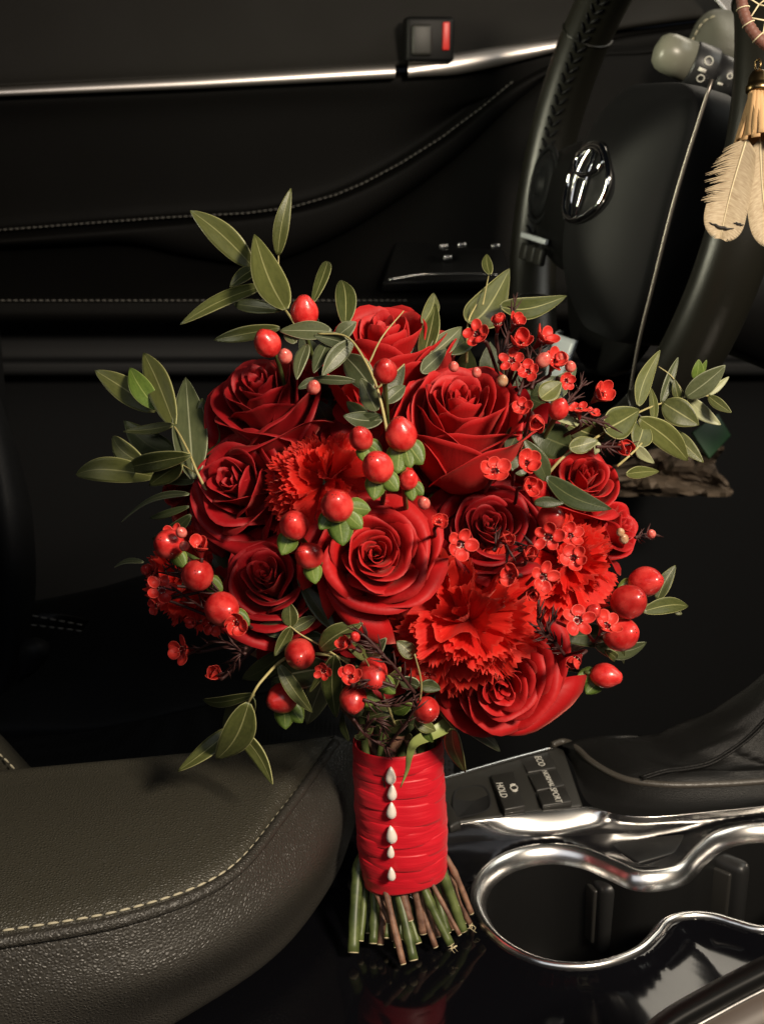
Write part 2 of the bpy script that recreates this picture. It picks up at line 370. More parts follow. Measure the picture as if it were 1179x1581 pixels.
# =================================================================== DRIVER'S DOOR
door = thing('door_panel', 'black driver side door lining with chrome strip and stitched armrest behind the bouquet', 'door panel', L(300, 1000, 1.26))
CX = [-250, -100, 0, 100, 200, 300, 400, 500, 600, 700, 800, 900, 1000, 1150, 1400]
SL = [(-250, 153), (0, 142), (300, 128), (540, 114), (630, 109), (720, 96), (850, 72), (1000, 45), (1150, 30)]
TL = [(-250, 372), (0, 357), (130, 347), (250, 338), (380, 331), (450, 322), (520, 302), (560, 285), (620, 253), (680, 215), (740, 170), (800, 120), (900, 75), (1150, 50)]
AL = [(-250, 392), (0, 386), (150, 380), (220, 379), (265, 386), (300, 398), (350, 409), (420, 407), (500, 375), (600, 320), (700, 250), (800, 160), (900, 90), (1150, 70)]
def row(f, l, dy=0): return [L(x, (pw(f, x) if not isinstance(f, (int, float)) else f)+dy, l(x) if callable(l) else l) for x in CX]
build('upper_panel', loft2([row(-260, 1.31), row(-60, 1.285), row(SL, 1.262, -40), row(SL, 1.256, -9), row(SL, 1.27, -4)], 60, 24), M['vinyl_up'], door)
build('insert_panel', loft2([row(SL, 1.275, 3), row(SL, 1.262, 12), row(SL, 1.268, 60), row(TL, 1.275, -20), row(TL, 1.268, -4), row(TL, 1.274, 1)], 60, 30), M['vinyl'], door)
build('pull_cup', loft2([row(TL, 1.274, 1), row(TL, 1.262, 6), row(TL, 1.256, 16), row(AL, 1.262, -6), row(AL, 1.29, 1)], 60, 24), M['vinyl'], door)
build('armrest_pad', loft2([row(AL, 1.29, 0), row(AL, 1.255, 8), row(430, 1.20), row(456, 1.172), row(465, 1.166), row(472, 1.164), row(488, 1.163), row(497, 1.17), row(500, 1.20)], 60, 40), M['vinyl'], door)
build('lower_panel', loft2([row(499, 1.20), row(502, 1.215), row(520, 1.225), row(553, 1.222), row(557, 1.207), row(568, 1.203), row(580, 1.206), row(585, 1.23), row(700, 1.25), row(1000, 1.27), row(1500, 1.28)], 60, 50), M['plastic_mid'], door)
# chrome strip: rounded bead following the lining
rows = []
for x in [-250+k*1400/70 for k in range(71)]:
    y = pw(SL, x); th = pw([(-250, 6), (0, 7), (300, 9), (640, 11), (700, 17), (760, 16), (860, 9), (1150, 6)], x)
    rows.append([L(x, y-th, 1.262), L(x, y-th*.98, 1.249), L(x, y-th*.7, 1.2455), L(x, y, 1.2440), L(x, y+th*.7, 1.2440), L(x, y+th*.98, 1.248), L(x, y+th, 1.262)])
i0 = 44; i9 = 57
build('chrome_strip', loft(rows[:i0]), M['strip'], door, label='pale chrome strip crossing the door')
build('chrome_handle_surround', loft(rows[i0:i9]), M['strip'], door)
# inner door handle bezel with lock slider
bz = boxpts(L(661, 62, 1.245), FW*.0235, LAT*.012, V((0, 0, .0205)))
build('handle_bezel', bz, M['plastic'], door, bevel=.004)
build('lock_slider', boxpts(L(650, 62, 1.234), FW*.010, LAT*.006, V((0, 0, .014))), M['panel'], door, bevel=.003)
build('lock_mark', boxpts(L(688, 56, 1.233), FW*.0032, LAT*.003, V((0, 0, .0125))), M['red_mark'], door, label='red unlocked mark beside the door handle', bevel=.001)
dp = [L(x, pw(TL, x)-2, 1.2655) for x in range(-200, 800, 6)]
stitches(dp, .0042, .0014, .0007, M['thread_dim'], door, 'stitching', True, lift=-LAT*.0012)
dp = [L(x, 465, 1.1635) for x in range(-200, 640, 6)]
stitches(dp, .0042, .0014, .0007, M['thread_dim'], door, 'stitching', True, lift=(V((0, 0, 1))-LAT).normalized()*.0012)
# window switches on the armrest
sw = build('switch_panel', quadslab([L(610, 372, 1.225), L(775, 372, 1.225), L(790, 432, 1.165), L(590, 436, 1.165)], .012), M['plastic'], door, bevel=.003)
for x, y in ((684, 381), (712, 379), (690, 398), (764, 381)):
    build('window_switch', boxpts(L(x, y, 1.195), FW*.0045, LAT*.004, V((0, 0, .003))), M['chrome'], door, bevel=.002)
build('switch_trim', tube(cr([L(600, 432, 1.158), L(650, 424, 1.158), L(720, 423, 1.158), L(770, 425, 1.158)], 20), .0009, 8), M['chrome'], door)

# =================================================================== DRIVER'S SEAT
seat = thing('driver_seat', 'black leather driver seat with perforated cushion behind the armrest', 'car seat', L(100, 1150, .95)+V((0, 0, -.3)))
cols = [-300, -150, 0, 150, 300, 450, 600, 700]
def srow(ys, l): return [L(x, y, l) for x, y in zip(cols, ys)]
build('cushion_insert', loft2([srow([1330]*8, .70), srow([1240, 1240, 1235, 1230, 1220, 1200, 1190, 1190], .725), srow([1180, 1170, 1150, 1135, 1105, 1075, 1055, 1055], .82), srow([1172, 1160, 1140, 1128, 1096, 1066, 1048, 1050], .835)], 40, 20), M['mesh_fabric'], seat)
build('cushion_bolster', loft2([srow([1180, 1168, 1148, 1134, 1100, 1068, 1050, 1052], .832), srow([1150, 1130, 1110, 1105, 1075, 1045, 1030, 1040], .84), srow([1060, 1050, 1040, 1010, 980, 965, 970, 1000], .90), srow([1000, 980, 960, 930, 890, 885, 910, 960], .98), srow([1000, 980, 960, 935, 900, 900, 930, 980], 1.05), srow([1200]*8, 1.10)], 40, 40), M['seat'], seat)
br = []
for ang in range(0, 361, 20):
    a = math.radians(ang)
    br.append([L(x0+30*math.cos(a)*k, y0, .93+.07*math.sin(a)*k) for x0, y0, k in ((-30, 560, .35), (-18, 630, .8), (0, 720, 1.15), (12, 800, 1.3), (20, 900, 1.2), (16, 1000, 1.0), (2, 1060, .9), (-15, 1130, .9))])
br = [cr(r, 24) for r in br]
build('backrest_bolster', loft(br), M['seat'], seat)
build('backrest', boxpts(L(-75, 800, 1.0), FW*.03, LAT*.18, V((0, 0, .3))), M['seat'], seat, bevel=.025)
# belt strap and buckle between seat and console
buck = thing('seat_belt_buckle', 'dark seat belt buckle with stitched strap beside the driver seat', 'buckle', L(60, 1060, .84))
build('buckle', loft2([[L(34, 1050, .84), L(48, 1035, .835), L(60, 1020, .84)], [L(36, 1010, .832), L(54, 1004, .826), L(70, 1008, .832)], [L(40, 994, .84), L(56, 992, .836), L(71, 998, .84)]], 10, 10), M['plastic_mid'], buck, solid=.008)
st = loft2([[L(48, 962, .85), L(52, 952, .85), L(60, 945, .852)], [L(85, 968, .85), L(90, 957, .85), L(98, 949, .852)], [L(128, 972, .87), L(132, 963, .87), L(138, 957, .872)]], 12, 12)
build('strap', st, M['plastic'], buck, solid=.002)
stitches([L(50+k*4, 950+k*.75, .846) for k in range(22)], .0045, .0018, .0007, M['thread_dim'], buck, 'stitching', True, lift=-LAT*.0006)
stitches([L(48+k*4, 964+k*.5, .846) for k in range(22)], .0045, .0018, .0007, M['thread_dim'], buck, 'stitching', True, lift=-LAT*.0006)

# =================================================================== CENTRE ARMREST
arm = thing('armrest', 'padded grained leather centre armrest with pale stitching left of the bouquet handle', 'armrest', Z(150, 1500, 0))
far_ = [Z(x, y, z) for x, y, z in ((-420, 1235, .094), (-200, 1208, .094), (0, 1190, .094), (270, 1165, .093), (420, 1150, .091), (480, 1143, .089), (517, 1138, .087))]
seam = [Z(x, y, z) for x, y, z in ((-420, 1500, .088), (-200, 1478, .089), (0, 1449, .089), (200, 1413, .088), (345, 1355, .087), (432, 1258, .087), (517, 1140, .086))]
mid = [a.lerp(b, .5)+V((0, 0, .006)) for a, b in zip(far_, seam)]; mid[-1] = (far_[-1]+seam[-1])/2
m1 = [a.lerp(b, .15)+V((0, 0, .0035)) for a, b in zip(far_, seam)]; m1[-1] = mid[-1]
m2 = [a.lerp(b, .88)+V((0, 0, .004)) for a, b in zip(far_, seam)]; m2[-1] = mid[-1]
back0 = [p+V((0, .012, -.02)) for p in far_]; back1 = [p+V((0, .014, -.09)) for p in far_]
build('cushion_top', loft2([back1, back0, far_, m1, mid, m2, seam], 90, 50), M['armrest'], arm)
s0 = [p+V((0, .0006, .0015)) for p in seam]
def srow2(pts): return [Z(x, y, z) for x, y, z in pts]
side1 = srow2([(-420, 1545, .075), (-200, 1525, .075), (0, 1500, .076), (215, 1455, .076), (380, 1372, .077), (470, 1262, .079), (546, 1150, .078)])
side2 = srow2([(-420, 1610, .055), (-200, 1595, .055), (0, 1570, .056), (240, 1515, .057), (412, 1418, .058), (507, 1302, .062), (554, 1192, .062)])
side3 = srow2([(-420, 1700, .025), (-200, 1690, .025), (0, 1660, .026), (250, 1553, .028), (424, 1448, .030), (515, 1332, .035), (550, 1238, .038)])
side4 = srow2([(-420, 1790, .0), (-200, 1780, .0), (20, 1720, .0), (276, 1576, .004), (426, 1474, .008), (510, 1366, .014), (543, 1284, .018)])
side5 = [p+V((-.012, .03, -.006)) for p in side4]
build('cushion_side', loft2([s0, side1, side2, side3, side4, side5], 90, 50), M['armrest_side'], arm)
sd = cr(seam, 160); sd1 = cr(side1, 160)
pp = [a.lerp(b, .16)+V((.0004, -.0014, .0018)) for a, b in zip(sd, sd1)]
build('piping', tube(pp[:-2], .0026, 10), M['armrest_side'], arm)
stt = [a.lerp(b, .045)+V((0, 0, .0008)) for a, b in zip(cr(seam, 160), cr(mid, 160))]
stitches(stt[8:-2], .0048, .0011, .00055, M['thread'], arm, 'stitch', lift=V((0, -.0003, .0005)))
build('armrest_base', loft2([[p+V((-.02, .02, -.004)) for p in side4], [p+V((-.03, .03, -.02)) for p in side4], [p+V((-.03, .03, -.06)) for p in side4]], 50, 8), M['plastic'], arm)
# rear rest: a second stitched pad glimpsed at the left edge
rp_ = thing('seat_bolster', 'olive lit leather bolster with stitched seam at the left edge above the armrest', 'bolster', L(0, 1200, .66))
build('cover', loft2([[L(-120, 1040, .69), L(-60, 1085, .69), L(-5, 1128, .69), L(30, 1165, .70), L(62, 1200, .71)], [L(-130, 1045, .66), L(-65, 1090, .66), L(-10, 1135, .66), L(22, 1168, .67), L(52, 1205, .68)], [L(-140, 1080, .645), L(-75, 1120, .645), L(-20, 1158, .645), L(10, 1180, .655), L(35, 1210, .665)], [L(-150, 1160, .65), L(-85, 1190, .65), L(-30, 1215, .65), L(0, 1230, .66), L(20, 1260, .67)]], 30, 24), M['armrest'], rp_)
stitches(cr([L(-100, 1103, .643), L(-20, 1152, .643), L(8, 1172, .65), L(30, 1196, .655)], 40), .005, .0012, .0006, M['thread'], rp_, 'stitch', lift=V((0, -.0006, .0006)))

# =================================================================== CENTRE CONSOLE
con = thing('center_console', 'glossy black centre console with twin chrome ringed cup holders under the bouquet', 'console', Z(800, 1450, -.05))
loop_px = [(733, 1392), (741, 1358), (768, 1332), (808, 1316), (856, 1311), (905, 1319), (950, 1338), (985, 1352), (1025, 1350), (1052, 1340), (1075, 1315), (1105, 1292), (1150, 1280), (1210, 1280), (1270, 1298), (1305, 1330), (1310, 1372), (1285, 1408), (1230, 1434), (1175, 1438), (1135, 1428), (1100, 1418), (1062, 1416), (1030, 1425), (1012, 1446), (985, 1470), (940, 1488), (890, 1495), (835, 1488), (785, 1465), (750, 1432)]
loop = cr([Z(x, y, .002) for x, y in loop_px], 220, True)
def inset(lp, d):
    out = []; n = len(lp)
    for i in range(n):
        t = (lp[(i+1) % n]-lp[i-1]); nn_ = V((-t.y, t.x, 0)).normalized(); out.append(lp[i]+nn_*d)
    return out
area2 = sum(loop[i-1].x*loop[i].y-loop[i].x*loop[i-1].y for i in range(len(loop)))
SG = 1 if area2 > 0 else -1
ring = [[p+V((0, 0, dz)) for p in inset(loop, SG*d)] for d, dz in ((-.0030, -.004), (-.0028, .0012), (-.0018, .003), (-.0005, .0036), (.0008, .0032), (.0028, .0014), (.0052, -.0022), (.0062, -.0062))]
def ringmesh(rows): return loft([r+[r[0]] for r in rows])
build('cup_holder_ring', ringmesh(ring), M['chrome'], con, label='polished chrome ring around both cup wells')
wl = [[p+V((0, 0, dz)) for p in inset(loop, SG*d)] for d, dz in ((.0060, -.0055), (.0066, -.03), (.0072, -.075))]
build('cup_well', ringmesh(wl), M['well'], con)
bt = inset(loop, SG*.007); cen = sum(bt, V((0, 0, 0)))/len(bt)
build('well_floor', ([p+V((0, 0, -.074)) for p in bt], [tuple(range(len(bt)))]), M['well'], con, smooth=False)
def inside(x, y, poly):
    c = False; n = len(poly)
    for i in range(n):
        a, b = poly[i], poly[i-1]
        if (a.y > y) != (b.y > y) and x < (b.x-a.x)*(y-a.y)/(b.y-a.y)+a.x: c = not c
    return c
FAR = [(-200, 1330), (400, 1310), (691, 1290), (792, 1290), (858, 1287), (906, 1279), (946, 1275), (1012, 1272), (1100, 1262), (1179, 1255), (1500, 1225)]
def near_y(x): return .355
NX, NY = 520, 160; gv = []; xs = [-.32+.92*i/NX for i in range(NX+1)]
farw = [Z(px, py, .004) for px, py in FAR]; farl = [(p.x, p.y) for p in farw]
lp_small = inset(loop, -SG*.0004)
for x in xs:
    yf = pw(farl, x)
    for j in range(NY+1):
        y = .355+(yf-.355)*j/NY
        z = .0
        if y < .475: z -= ((.475-y)/.12)**2*.035
        d = min((p.x-x)**2+(p.y-y)**2 for p in loop[::2])**.5 if (-.0 < x < .48 and .40 < y) else 1
        ins = d < .02 and inside(x, y, loop)
        z += (-.006 if ins else .0030*math.exp(-(d/.010)**2)-.0035*(1-math.exp(-(d/.024)**2)))
        # shallow dish between ring and chrome rail, crease in front of the waist
        cx, cy = .215, .452
        z -= .009*math.exp(-((x-cx)/.03)**2-((y-cy)/.018)**2)
        z -= .006*math.exp(-((x-.06)/.05)**2-((y-.44)/.02)**2)
        t = (y-yf+.03)/.03
        if t > 0: z += .008*t*t
        gv.append(V((x, y, z)))
gf = []
for i in range(NX):
    for j in range(NY):
        c = (gv[i*(NY+1)+j]+gv[(i+1)*(NY+1)+j+1])/2
        if c.x > .0 and c.y > .4 and inside(c.x, c.y, lp_small): continue
        gf.append((i*(NY+1)+j, (i+1)*(NY+1)+j, (i+1)*(NY+1)+j+1, i*(NY+1)+j+1))
build('gloss_panel', (gv, gf), M['piano'], con)
# spring tabs in the wells
for (x, y, d) in ((920, 1398, 0), (1108, 1372, .1)):
    c = Z(x, y, -.03); t_ = V((.35, -.94, 0)) if d == 0 else V((.75, -.66, 0)); n_ = V((-.94, -.35, 0)) if d == 0 else V((-.66, -.75, 0))
    build('cup_tab', boxpts(c, t_*.017, n_*.006, V((0, 0, .024))), M['tab'], con, bevel=.005)
    build('cup_tab', boxpts(c+n_*.006, t_*.010, n_*.002, V((0, 0, .018))), M['button'], con, bevel=.0015)
# dark gloss insert on the far side of the waist
build('gloss_insert', quadslab([Z(935, 1300, .0005), Z(1060, 1286, .0025), Z(1042, 1316, .0005), Z(985, 1332, -.0005)], .003), M['well'], con, bevel=.001)
# chrome rail
T_ = [(560, 1298), (691, 1276), (792, 1257), (860, 1249), (906, 1245), (933, 1252), (959, 1259), (1012, 1261), (1100, 1253), (1179, 1245), (1330, 1228)]
B_ = [(560, 1306), (691, 1289), (792, 1289), (858, 1286), (906, 1279), (940, 1275), (965, 1274), (1012, 1271), (1100, 1262), (1179, 1254), (1330, 1237)]
top = [Z(x, y, .018) for x, y in T_]; bot = [Z(x, y, .0088) for x, y in B_]
midr = [a.lerp(b, .45)+V((0, -.0008, .0012)) for a, b in zip(top, bot)]
bck = [p+V((0, .003, -.006)) for p in top]; low = [p+V((0, .0015, -.009)) for p in bot]
build('chrome_rail', loft2([bck, top, midr, bot, low], 80, 20), M['chrome'], con, label='broad satin chrome rail beside the buttons')
# button panel
PZ = .017
pan = quadslab([Z(640, 1214, PZ+.003), Z(868, 1151, PZ+.003), Z(900, 1243, PZ), Z(640, 1278, PZ)], .005)
build('button_panel', pan, M['panel'], con, bevel=.002)
build('panel_edge', tube(cr([Z(640, 1214, PZ+.004), Z(700, 1197, PZ+.004), Z(780, 1174, PZ+.004), Z(868, 1150, PZ+.004)], 20), .0012, 8), M['chrome_b'], con)
build('panel_edge', tube([Z(975, 1149, .02), Z(1015, 1145, .02), Z(1060, 1140, .02)], .0012, 8), M['chrome_b'], con)
def text(body, size, c, xd, yd, parent, m=M['print'], name='lettering'):
    cu = bpy.data.curves.new('t', 'FONT'); cu.body = body; cu.size = size; cu.align_x = 'CENTER'; cu.align_y = 'CENTER'; cu.extrude = .00008; cu.resolution_u = 3
    to = bpy.data.objects.new('t', cu); COL.objects.link(to)
    dg = bpy.context.evaluated_depsgraph_get(); me = bpy.data.meshes.new_from_object(to.evaluated_get(dg)); bpy.data.objects.remove(to)
    xd = xd.normalized(); zd = xd.cross(yd).normalized(); yd = zd.cross(xd)
    mt = Matrix((xd, yd, zd)).transposed().to_4x4(); mt.translation = c
    me.transform(mt); me.materials.clear(); me.materials.append(m)
    return worldobj(name, me, parent)
def button(c4, lab, size, h=.0035):
    p = [Z(x, y, PZ+h) for x, y in c4]
    cc = sum(p, V((0, 0, 0)))/4; p = [cc+(q-cc)*.95 for q in p]
    b = build('button', quadslab(p, .006), M['button'], con, bevel=.0008, label=lab[0])
    xd = ((p[3]+p[2])-(p[0]+p[1])); yd = ((p[1]+p[2])-(p[0]+p[3]))
    if lab[1]: text(lab[1], size, cc+V((0, 0, .0006))+yd.normalized()*lab[2], xd, yd, b)
    return b, cc, xd.normalized(), yd.normalized()
button([(801, 1171), (847, 1159), (860, 1185), (813, 1193)], ('button printed ECO', 'ECO', .001), .0062)
button([(813, 1195), (860, 1187), (873, 1212), (827, 1221)], ('button printed NORMAL', 'NORMAL', .001), .0047)
button([(827, 1223), (873, 1214), (884, 1237), (836, 1244)], ('button printed SPORT', 'SPORT', .001), .0056)
b, cc, xd, yd = button([(755, 1195), (793, 1189), (812, 1245), (778, 1251)], ('brake hold button printed HOLD', 'HOLD', -.0045), .0062, .005)
ringp = [cc+yd*.0035+xd*.0028*math.cos(a)+yd*.0022*math.sin(a)+V((0, 0, .0007)) for a in [2*PI*k/20 for k in range(20)]]
build('hold_symbol', tube(ringp, .0004, 6, closed=True), M['print'], b)
for s in (-1, 1): build('hold_symbol', tube([cc+yd*(.0035+.0028*math.sin(a))+xd*s*.0046*math.cos(a)*.95+V((0, 0, .0007)) for a in (-.7, 0, .7)], .00035, 5), M['print'], b)
# little storage tray: an open dark bin let into the panel
tray = [(700, 1222), (724, 1213), (745, 1213), (756, 1226), (757, 1246), (742, 1256), (716, 1262), (700, 1262)]
tp = cr([Z(x, y, PZ+.0022) for x, y in tray], 40, True); tc = sum(tp, V((0, 0, 0)))/40
build('coin_tray', loft([[p for p in tp]+[tp[0]], [tc+(p-tc)*.93+V((0, 0, .0006)) for p in tp+[tp[0]]], [tc+(p-tc)*.88+V((0, 0, -.0006)) for p in tp+[tp[0]]], [tc+(p-tc)*.02+V((0, 0, -.0009)) for p in tp+[tp[0]]]]), M['rubber'], con)
build('tray_divider', quadslab([Z(672, 1236, PZ+.006), Z(690, 1230, PZ+.006), Z(712, 1268, PZ+.006), Z(694, 1276, PZ+.006)], .006), M['button'], con, bevel=.002)
# bezel between rail and gear boot
PIPE = [(852, 1150), (868, 1145), (882, 1149), (895, 1160), (911, 1175), (942, 1194), (977, 1206), (1034, 1212), (1100, 1211), (1179, 1206), (1330, 1190)]
pz = [Z(x, y, .024) for x, y in PIPE]
tp2 = [Z(x, y, .017) for x, y in ((868, 1152), (876, 1165), (886, 1190), (896, 1222), (912, 1243), (945, 1256), (985, 1260), (1040, 1259), (1100, 1253), (1179, 1245), (1330, 1228))]
build('boot_bezel', loft2([tp2, [a.lerp(b, .5)+V((0, 0, -.004)) for a, b in zip(tp2, pz)], pz], 60, 14), M['boot'], con)
# passenger side trim at the near corner
e1 = [W(960, 1625, .43), W(1010, 1568, .44), (W(1090, 1520, .45)), W(1179, 1474, .46), W(1300, 1415, .47)]
def off(ps, dx, dy, dd): return [W(589.5+FPX*((p-CAM).dot(CR)/(p-CAM).dot(CF))+dx, 790.5-FPX*((p-CAM).dot(CU)/(p-CAM).dot(CF))+dy, (p-CAM).dot(CF)+dd) for p in ps]
build('knee_pad', loft2([off(e1, 0, 0, .012), off(e1, 4, 4, -.004), off(e1, 14, 18, -.012), off(e1, 24, 34, -.010), off(e1, 28, 41, -.002)], 30, 16), M['plastic'], con)
build('trim_edge', tube(cr(off(e1, 28, 40, -.008), 30), .0008, 6), M['chrome'], con)
m = M['umber'] = mat('umber_trim', (.060, .046, .038), .45)
build('side_trim', loft2([off(e1, 28, 42, -.004), off(e1, 40, 80, -.010), off(e1, 60, 150, -.012)], 30, 8), m, con)

# =================================================================== GEAR LEVER BOOT
gear = thing('gear_boot', 'wrinkled black leather gear lever boot with thick grey piping at the right', 'gear boot', Z(1150, 1170, .02))
base = [(868, 1150), (895, 1162), (942, 1194), (977, 1206), (1034, 1212), (1100, 1211), (1179, 1206), (1300, 1194), (1360, 1165), (1300, 1140), (1179, 1134), (1060, 1138), (960, 1146), (895, 1146)]
bl = cr([Z(x, y, .024) for x, y in base], 120, True); ap = Z(1260, 1150, .024); tops = V((0, 0, .065))
rows = []
for k in range(26):
    s = k/25; r_ = []
    for i, p in enumerate(bl):
        q = p.lerp(ap+V((.0, .0, 0))+(p-ap)*.16, s); q = q+tops*(s**2.6)
        a = i/120*2*PI
        wr = (.0036*abs(math.sin(s*11+1.8*math.sin(a*2+1)))+.0020*math.sin(s*27+2*math.sin(a*3))+.001*math.sin(s*60+3*math.sin(a*7)))*math.sin(PI*min(1, s*1.15+.05))
        q = q+(p-ap).normalized()*wr+V((0, 0, .0045*math.sin(PI*min(1, s*3))))
        r_.append(q)
    rows.append(r_)
build('boot', loft(rows, True), M['boot'], gear)
build('piping', tube(cr(pz, 80), .0021, 10), M['pipe'], gear, label='thick grey brown piping along the boot edge')
sp_ = cr([rows[k][26+k//2]+V((0, -.0006, .0008)) for k in range(1, 22, 3)], 40)
for dz in (0, .004):
    build('seam_ridge', tube([p+V((0, -dz, dz*.2)) for p in sp_], .0009, 6), M['boot'], gear)
build('gear_lever', tube([ap+V((0, 0, .09)), ap+V((0, 0, .20))], [.018, .014], 16), M['plastic'], gear)

# =================================================================== STEERING WHEEL
wy = math.radians(11); wt = math.radians(10)
wl_ = V((-math.sin(wy), math.cos(wy), 0)); wf = V((math.cos(wy), math.sin(wy), 0))
wu = wf*math.sin(wt)+V((0, 0, math.cos(wt))); wn = (V((0, 0, 1))*math.sin(wt)-wf*math.cos(wt))
WC = W(968, 282, .9); WR = .19
def P(a, b, c=0): return WC+wl_*a+wu*b+wn*c
whl = thing('steering_wheel', 'black leather steering wheel with chrome emblem on its airbag cover', 'steering wheel', WC)
rim = [P(WR*math.cos(2*PI*k/120), WR*math.sin(2*PI*k/120)) for k in range(120)]
rows = []
for k in range(120):
    t = 2*PI*k/120; ro = wl_*math.cos(t)+wu*math.sin(t)
    rows.append([rim[k]+ro*.0180*math.cos(q)+wn*.0210*math.sin(q) for q in [2*PI*j/16 for j in range(16)]])
def arc(i0, i1): return loft([rows[i % 120] for i in range(i0, i1+1)], True)
for i0, i1, mm in ((-12, 12, 'wheel'), (12, 48, 'wheel'), (48, 75, 'wheel'), (75, 108, 'wheel')):
    build('rim', arc(i0, i1), M[mm], whl)
for i in (12, 48, 75, 108):      # leather joints on the rim
    t = 2*PI*i/120; ro = wl_*math.cos(t)+wu*math.sin(t)
    build('rim_joint', tube([rim[i]+ro*.0182*math.cos(q)+wn*.0212*math.sin(q) for q in [2*PI*j/20 for j in range(20)]], .0011, 6, closed=True), M['wheel'], whl)
# laced stitching on the inner side of the far rim
for k in range(-8, 26):
    for h in (0,):
        t = 2*PI*(k+h)/120
        for s in (-1, 1):
            def q(t, a): ro = wl_*math.cos(t)+wu*math.sin(t); return P(WR*math.cos(t), WR*math.sin(t))+ro*.0182*math.cos(a)+wn*.0213*math.sin(a)
            build('stitch', tube([q(t, 2.7), q(t+.02, 2.7+s*.14), q(t+.042, 2.7+s*.26)], [.0008, .0016, .0008], 6), M['hub'], whl)
# airbag cover: a domed pad
PA, PB = -.072, -.020
rows = []
for i in range(25):
    s = i/24; r_ = []
    for j in range(72):
        t = 2*PI*j/72; ca, sa = math.cos(t), math.sin(t)
        e = 2/4.6
        a = .067*math.copysign(abs(ca)**e, ca); bb = .083*math.copysign(abs(sa)**e, sa)
        wid = 1.0+.20*(bb/.1)   # wider at the top
        c = .030+.036*(1-s**2.3)
        r_.append(P(a*s*wid+PA, bb*s+PB, c-.004))
    rows.append(r_)
for s_, c_ in ((1.012, .024), (1.015, .012), (1.0, -.004)):
    rows.append([P(PA, PB)+(q-P(PA, PB)-wn*(q-P(PA, PB)).dot(wn))*s_+wn*c_ for q in rows[24]])
build('airbag_cover', loft(rows, True), M['hub'], whl)
build('hub_trim', tube(cr([P(-.158, .064, .026), P(-.150, 0, .028), P(-.142, -.06, .026), P(-.133, -.11, .022), P(-.122, -.18, .010)], 30), .0013, 8), M['dull_trim'], whl)
build('hub_back', loft([[P(.092*s*math.cos(t)-.008, .105*s*math.sin(t)-.035, c) for t in [2*PI*j/40 for j in range(40)]] for s, c in ((1, -.012), (1.0, -.002), (.96, .003), (.3, .003))], True, True), M['plastic'], whl)
# emblem: three overlapping ovals in an oval plate
def dome(a, b):
    s = (abs(a-PA)/.067/(1+2*(b-PB)))**4.6+(abs(b-PB)/.083)**4.6; s = min(1, s**(1/4.6)); return .030+.036*(1-s**2.3)-.004
EA, EB = -.075, -.006
ga = (dome(EA+.02, EB)-dome(EA-.02, EB))/.04; gb = (dome(EA, EB+.018)-dome(EA, EB-.018))/.036
def EP(a, b, h=0): return P(EA+a, EB+b, dome(EA, EB)+(ga*a+gb*b-3.2*(a*a+b*b))*.35+(dome(EA+a, EB+b)-dome(EA, EB))*.65+h-.0010)
def oval(ra, rb, ca=0, cb=0, rad=.0016, h=.001): return tube([EP(ca+ra*math.cos(t), cb+rb*math.sin(t), h) for t in [2*PI*k/40 for k in range(40)]], rad, 8, closed=True)
em = build('emblem', loft([[EP(.036*s*math.cos(t), .0275*s*math.sin(t), h) for t in [2*PI*k/48 for k in range(48)]] for s, h in ((1.02, -.004), (1, .0012), (.5, .0013), (.05, .0013))], True), M['hub'], whl, label='oval chrome emblem on the wheel centre')
build('emblem_oval', oval(.0330, .0250, rad=.0025, h=.0024), M['chrome_b'], em)
build('emblem_oval', oval(.0090, .0240, rad=.0021, h=.0026), M['chrome_b'], em)
build('emblem_oval', oval(.0220, .0092, 0, .0135, rad=.0021, h=.0028), M['chrome_b'], em)
# spokes and thumb controls
build('spoke', loft2([[P(.06, .03, .004), P(.10, .02, .012), P(.14, .012, .010), P(.18, .02, 0)], [P(.06, 0, .016), P(.10, 0, .020), P(.14, -.002, .016), P(.18, 0, .004)], [P(.06, -.05, .012), P(.10, -.045, .018), P(.14, -.04, .014), P(.18, -.03, .002)], [P(.06, -.075, .0), P(.10, -.07, .004), P(.14, -.06, .004), P(.178, -.05, -.004)]], 24, 24), M['plastic'], whl, solid=.006)
build('control_ring', tube([P(.125+.030*math.cos(t), -.012+.030*math.sin(t), .021) for t in [2*PI*k/40 for k in range(40)]], .0020, 8, closed=True), M['plastic_mid'], whl)
build('control_pad', lathe([(.026, 0), (.025, .004), (.013, .006), (.012, .003), (.010, .003), (.009, .008), (.002, .009)], 32, P(.125, -.012, .019), wn), M['plastic_mid'], whl)
build('control_bar', boxpts(P(.118, -.055, .022), wl_*.032, wu*.0022, wn*.002), M['silver'], whl, bevel=.001)
for k in range(3): build('control_button', boxpts(P(.14-.02*k, -.068, .020), wl_*.008, wu*.007, wn*.003), M['panel'], whl, bevel=.002)
build('spoke', loft2([[P(-.06, .0, -.03), P(-.11, -.01, -.02), P(-.18, -.01, -.006)], [P(-.06, -.03, -.02), P(-.11, -.04, -.012), P(-.18, -.02, 0)], [P(-.06, -.12, -.03), P(-.11, -.10, -.02), P(-.172, -.07, -.008)]], 20, 16), M['plastic'], whl, solid=.006)
build('lower_spoke', loft2([[P(.020, -.115, .018), P(.016, -.15, .022), P(.012, -.19, .006)], [P(-.005, -.115, .030), P(-.005, -.15, .030), P(-.004, -.192, .012)], [P(-.03, -.115, .024), P(-.026, -.15, .026), P(-.02, -.192, .010)]], 16, 12), M['silver'], whl, solid=.003, label='bright silver lower spoke catching the light')
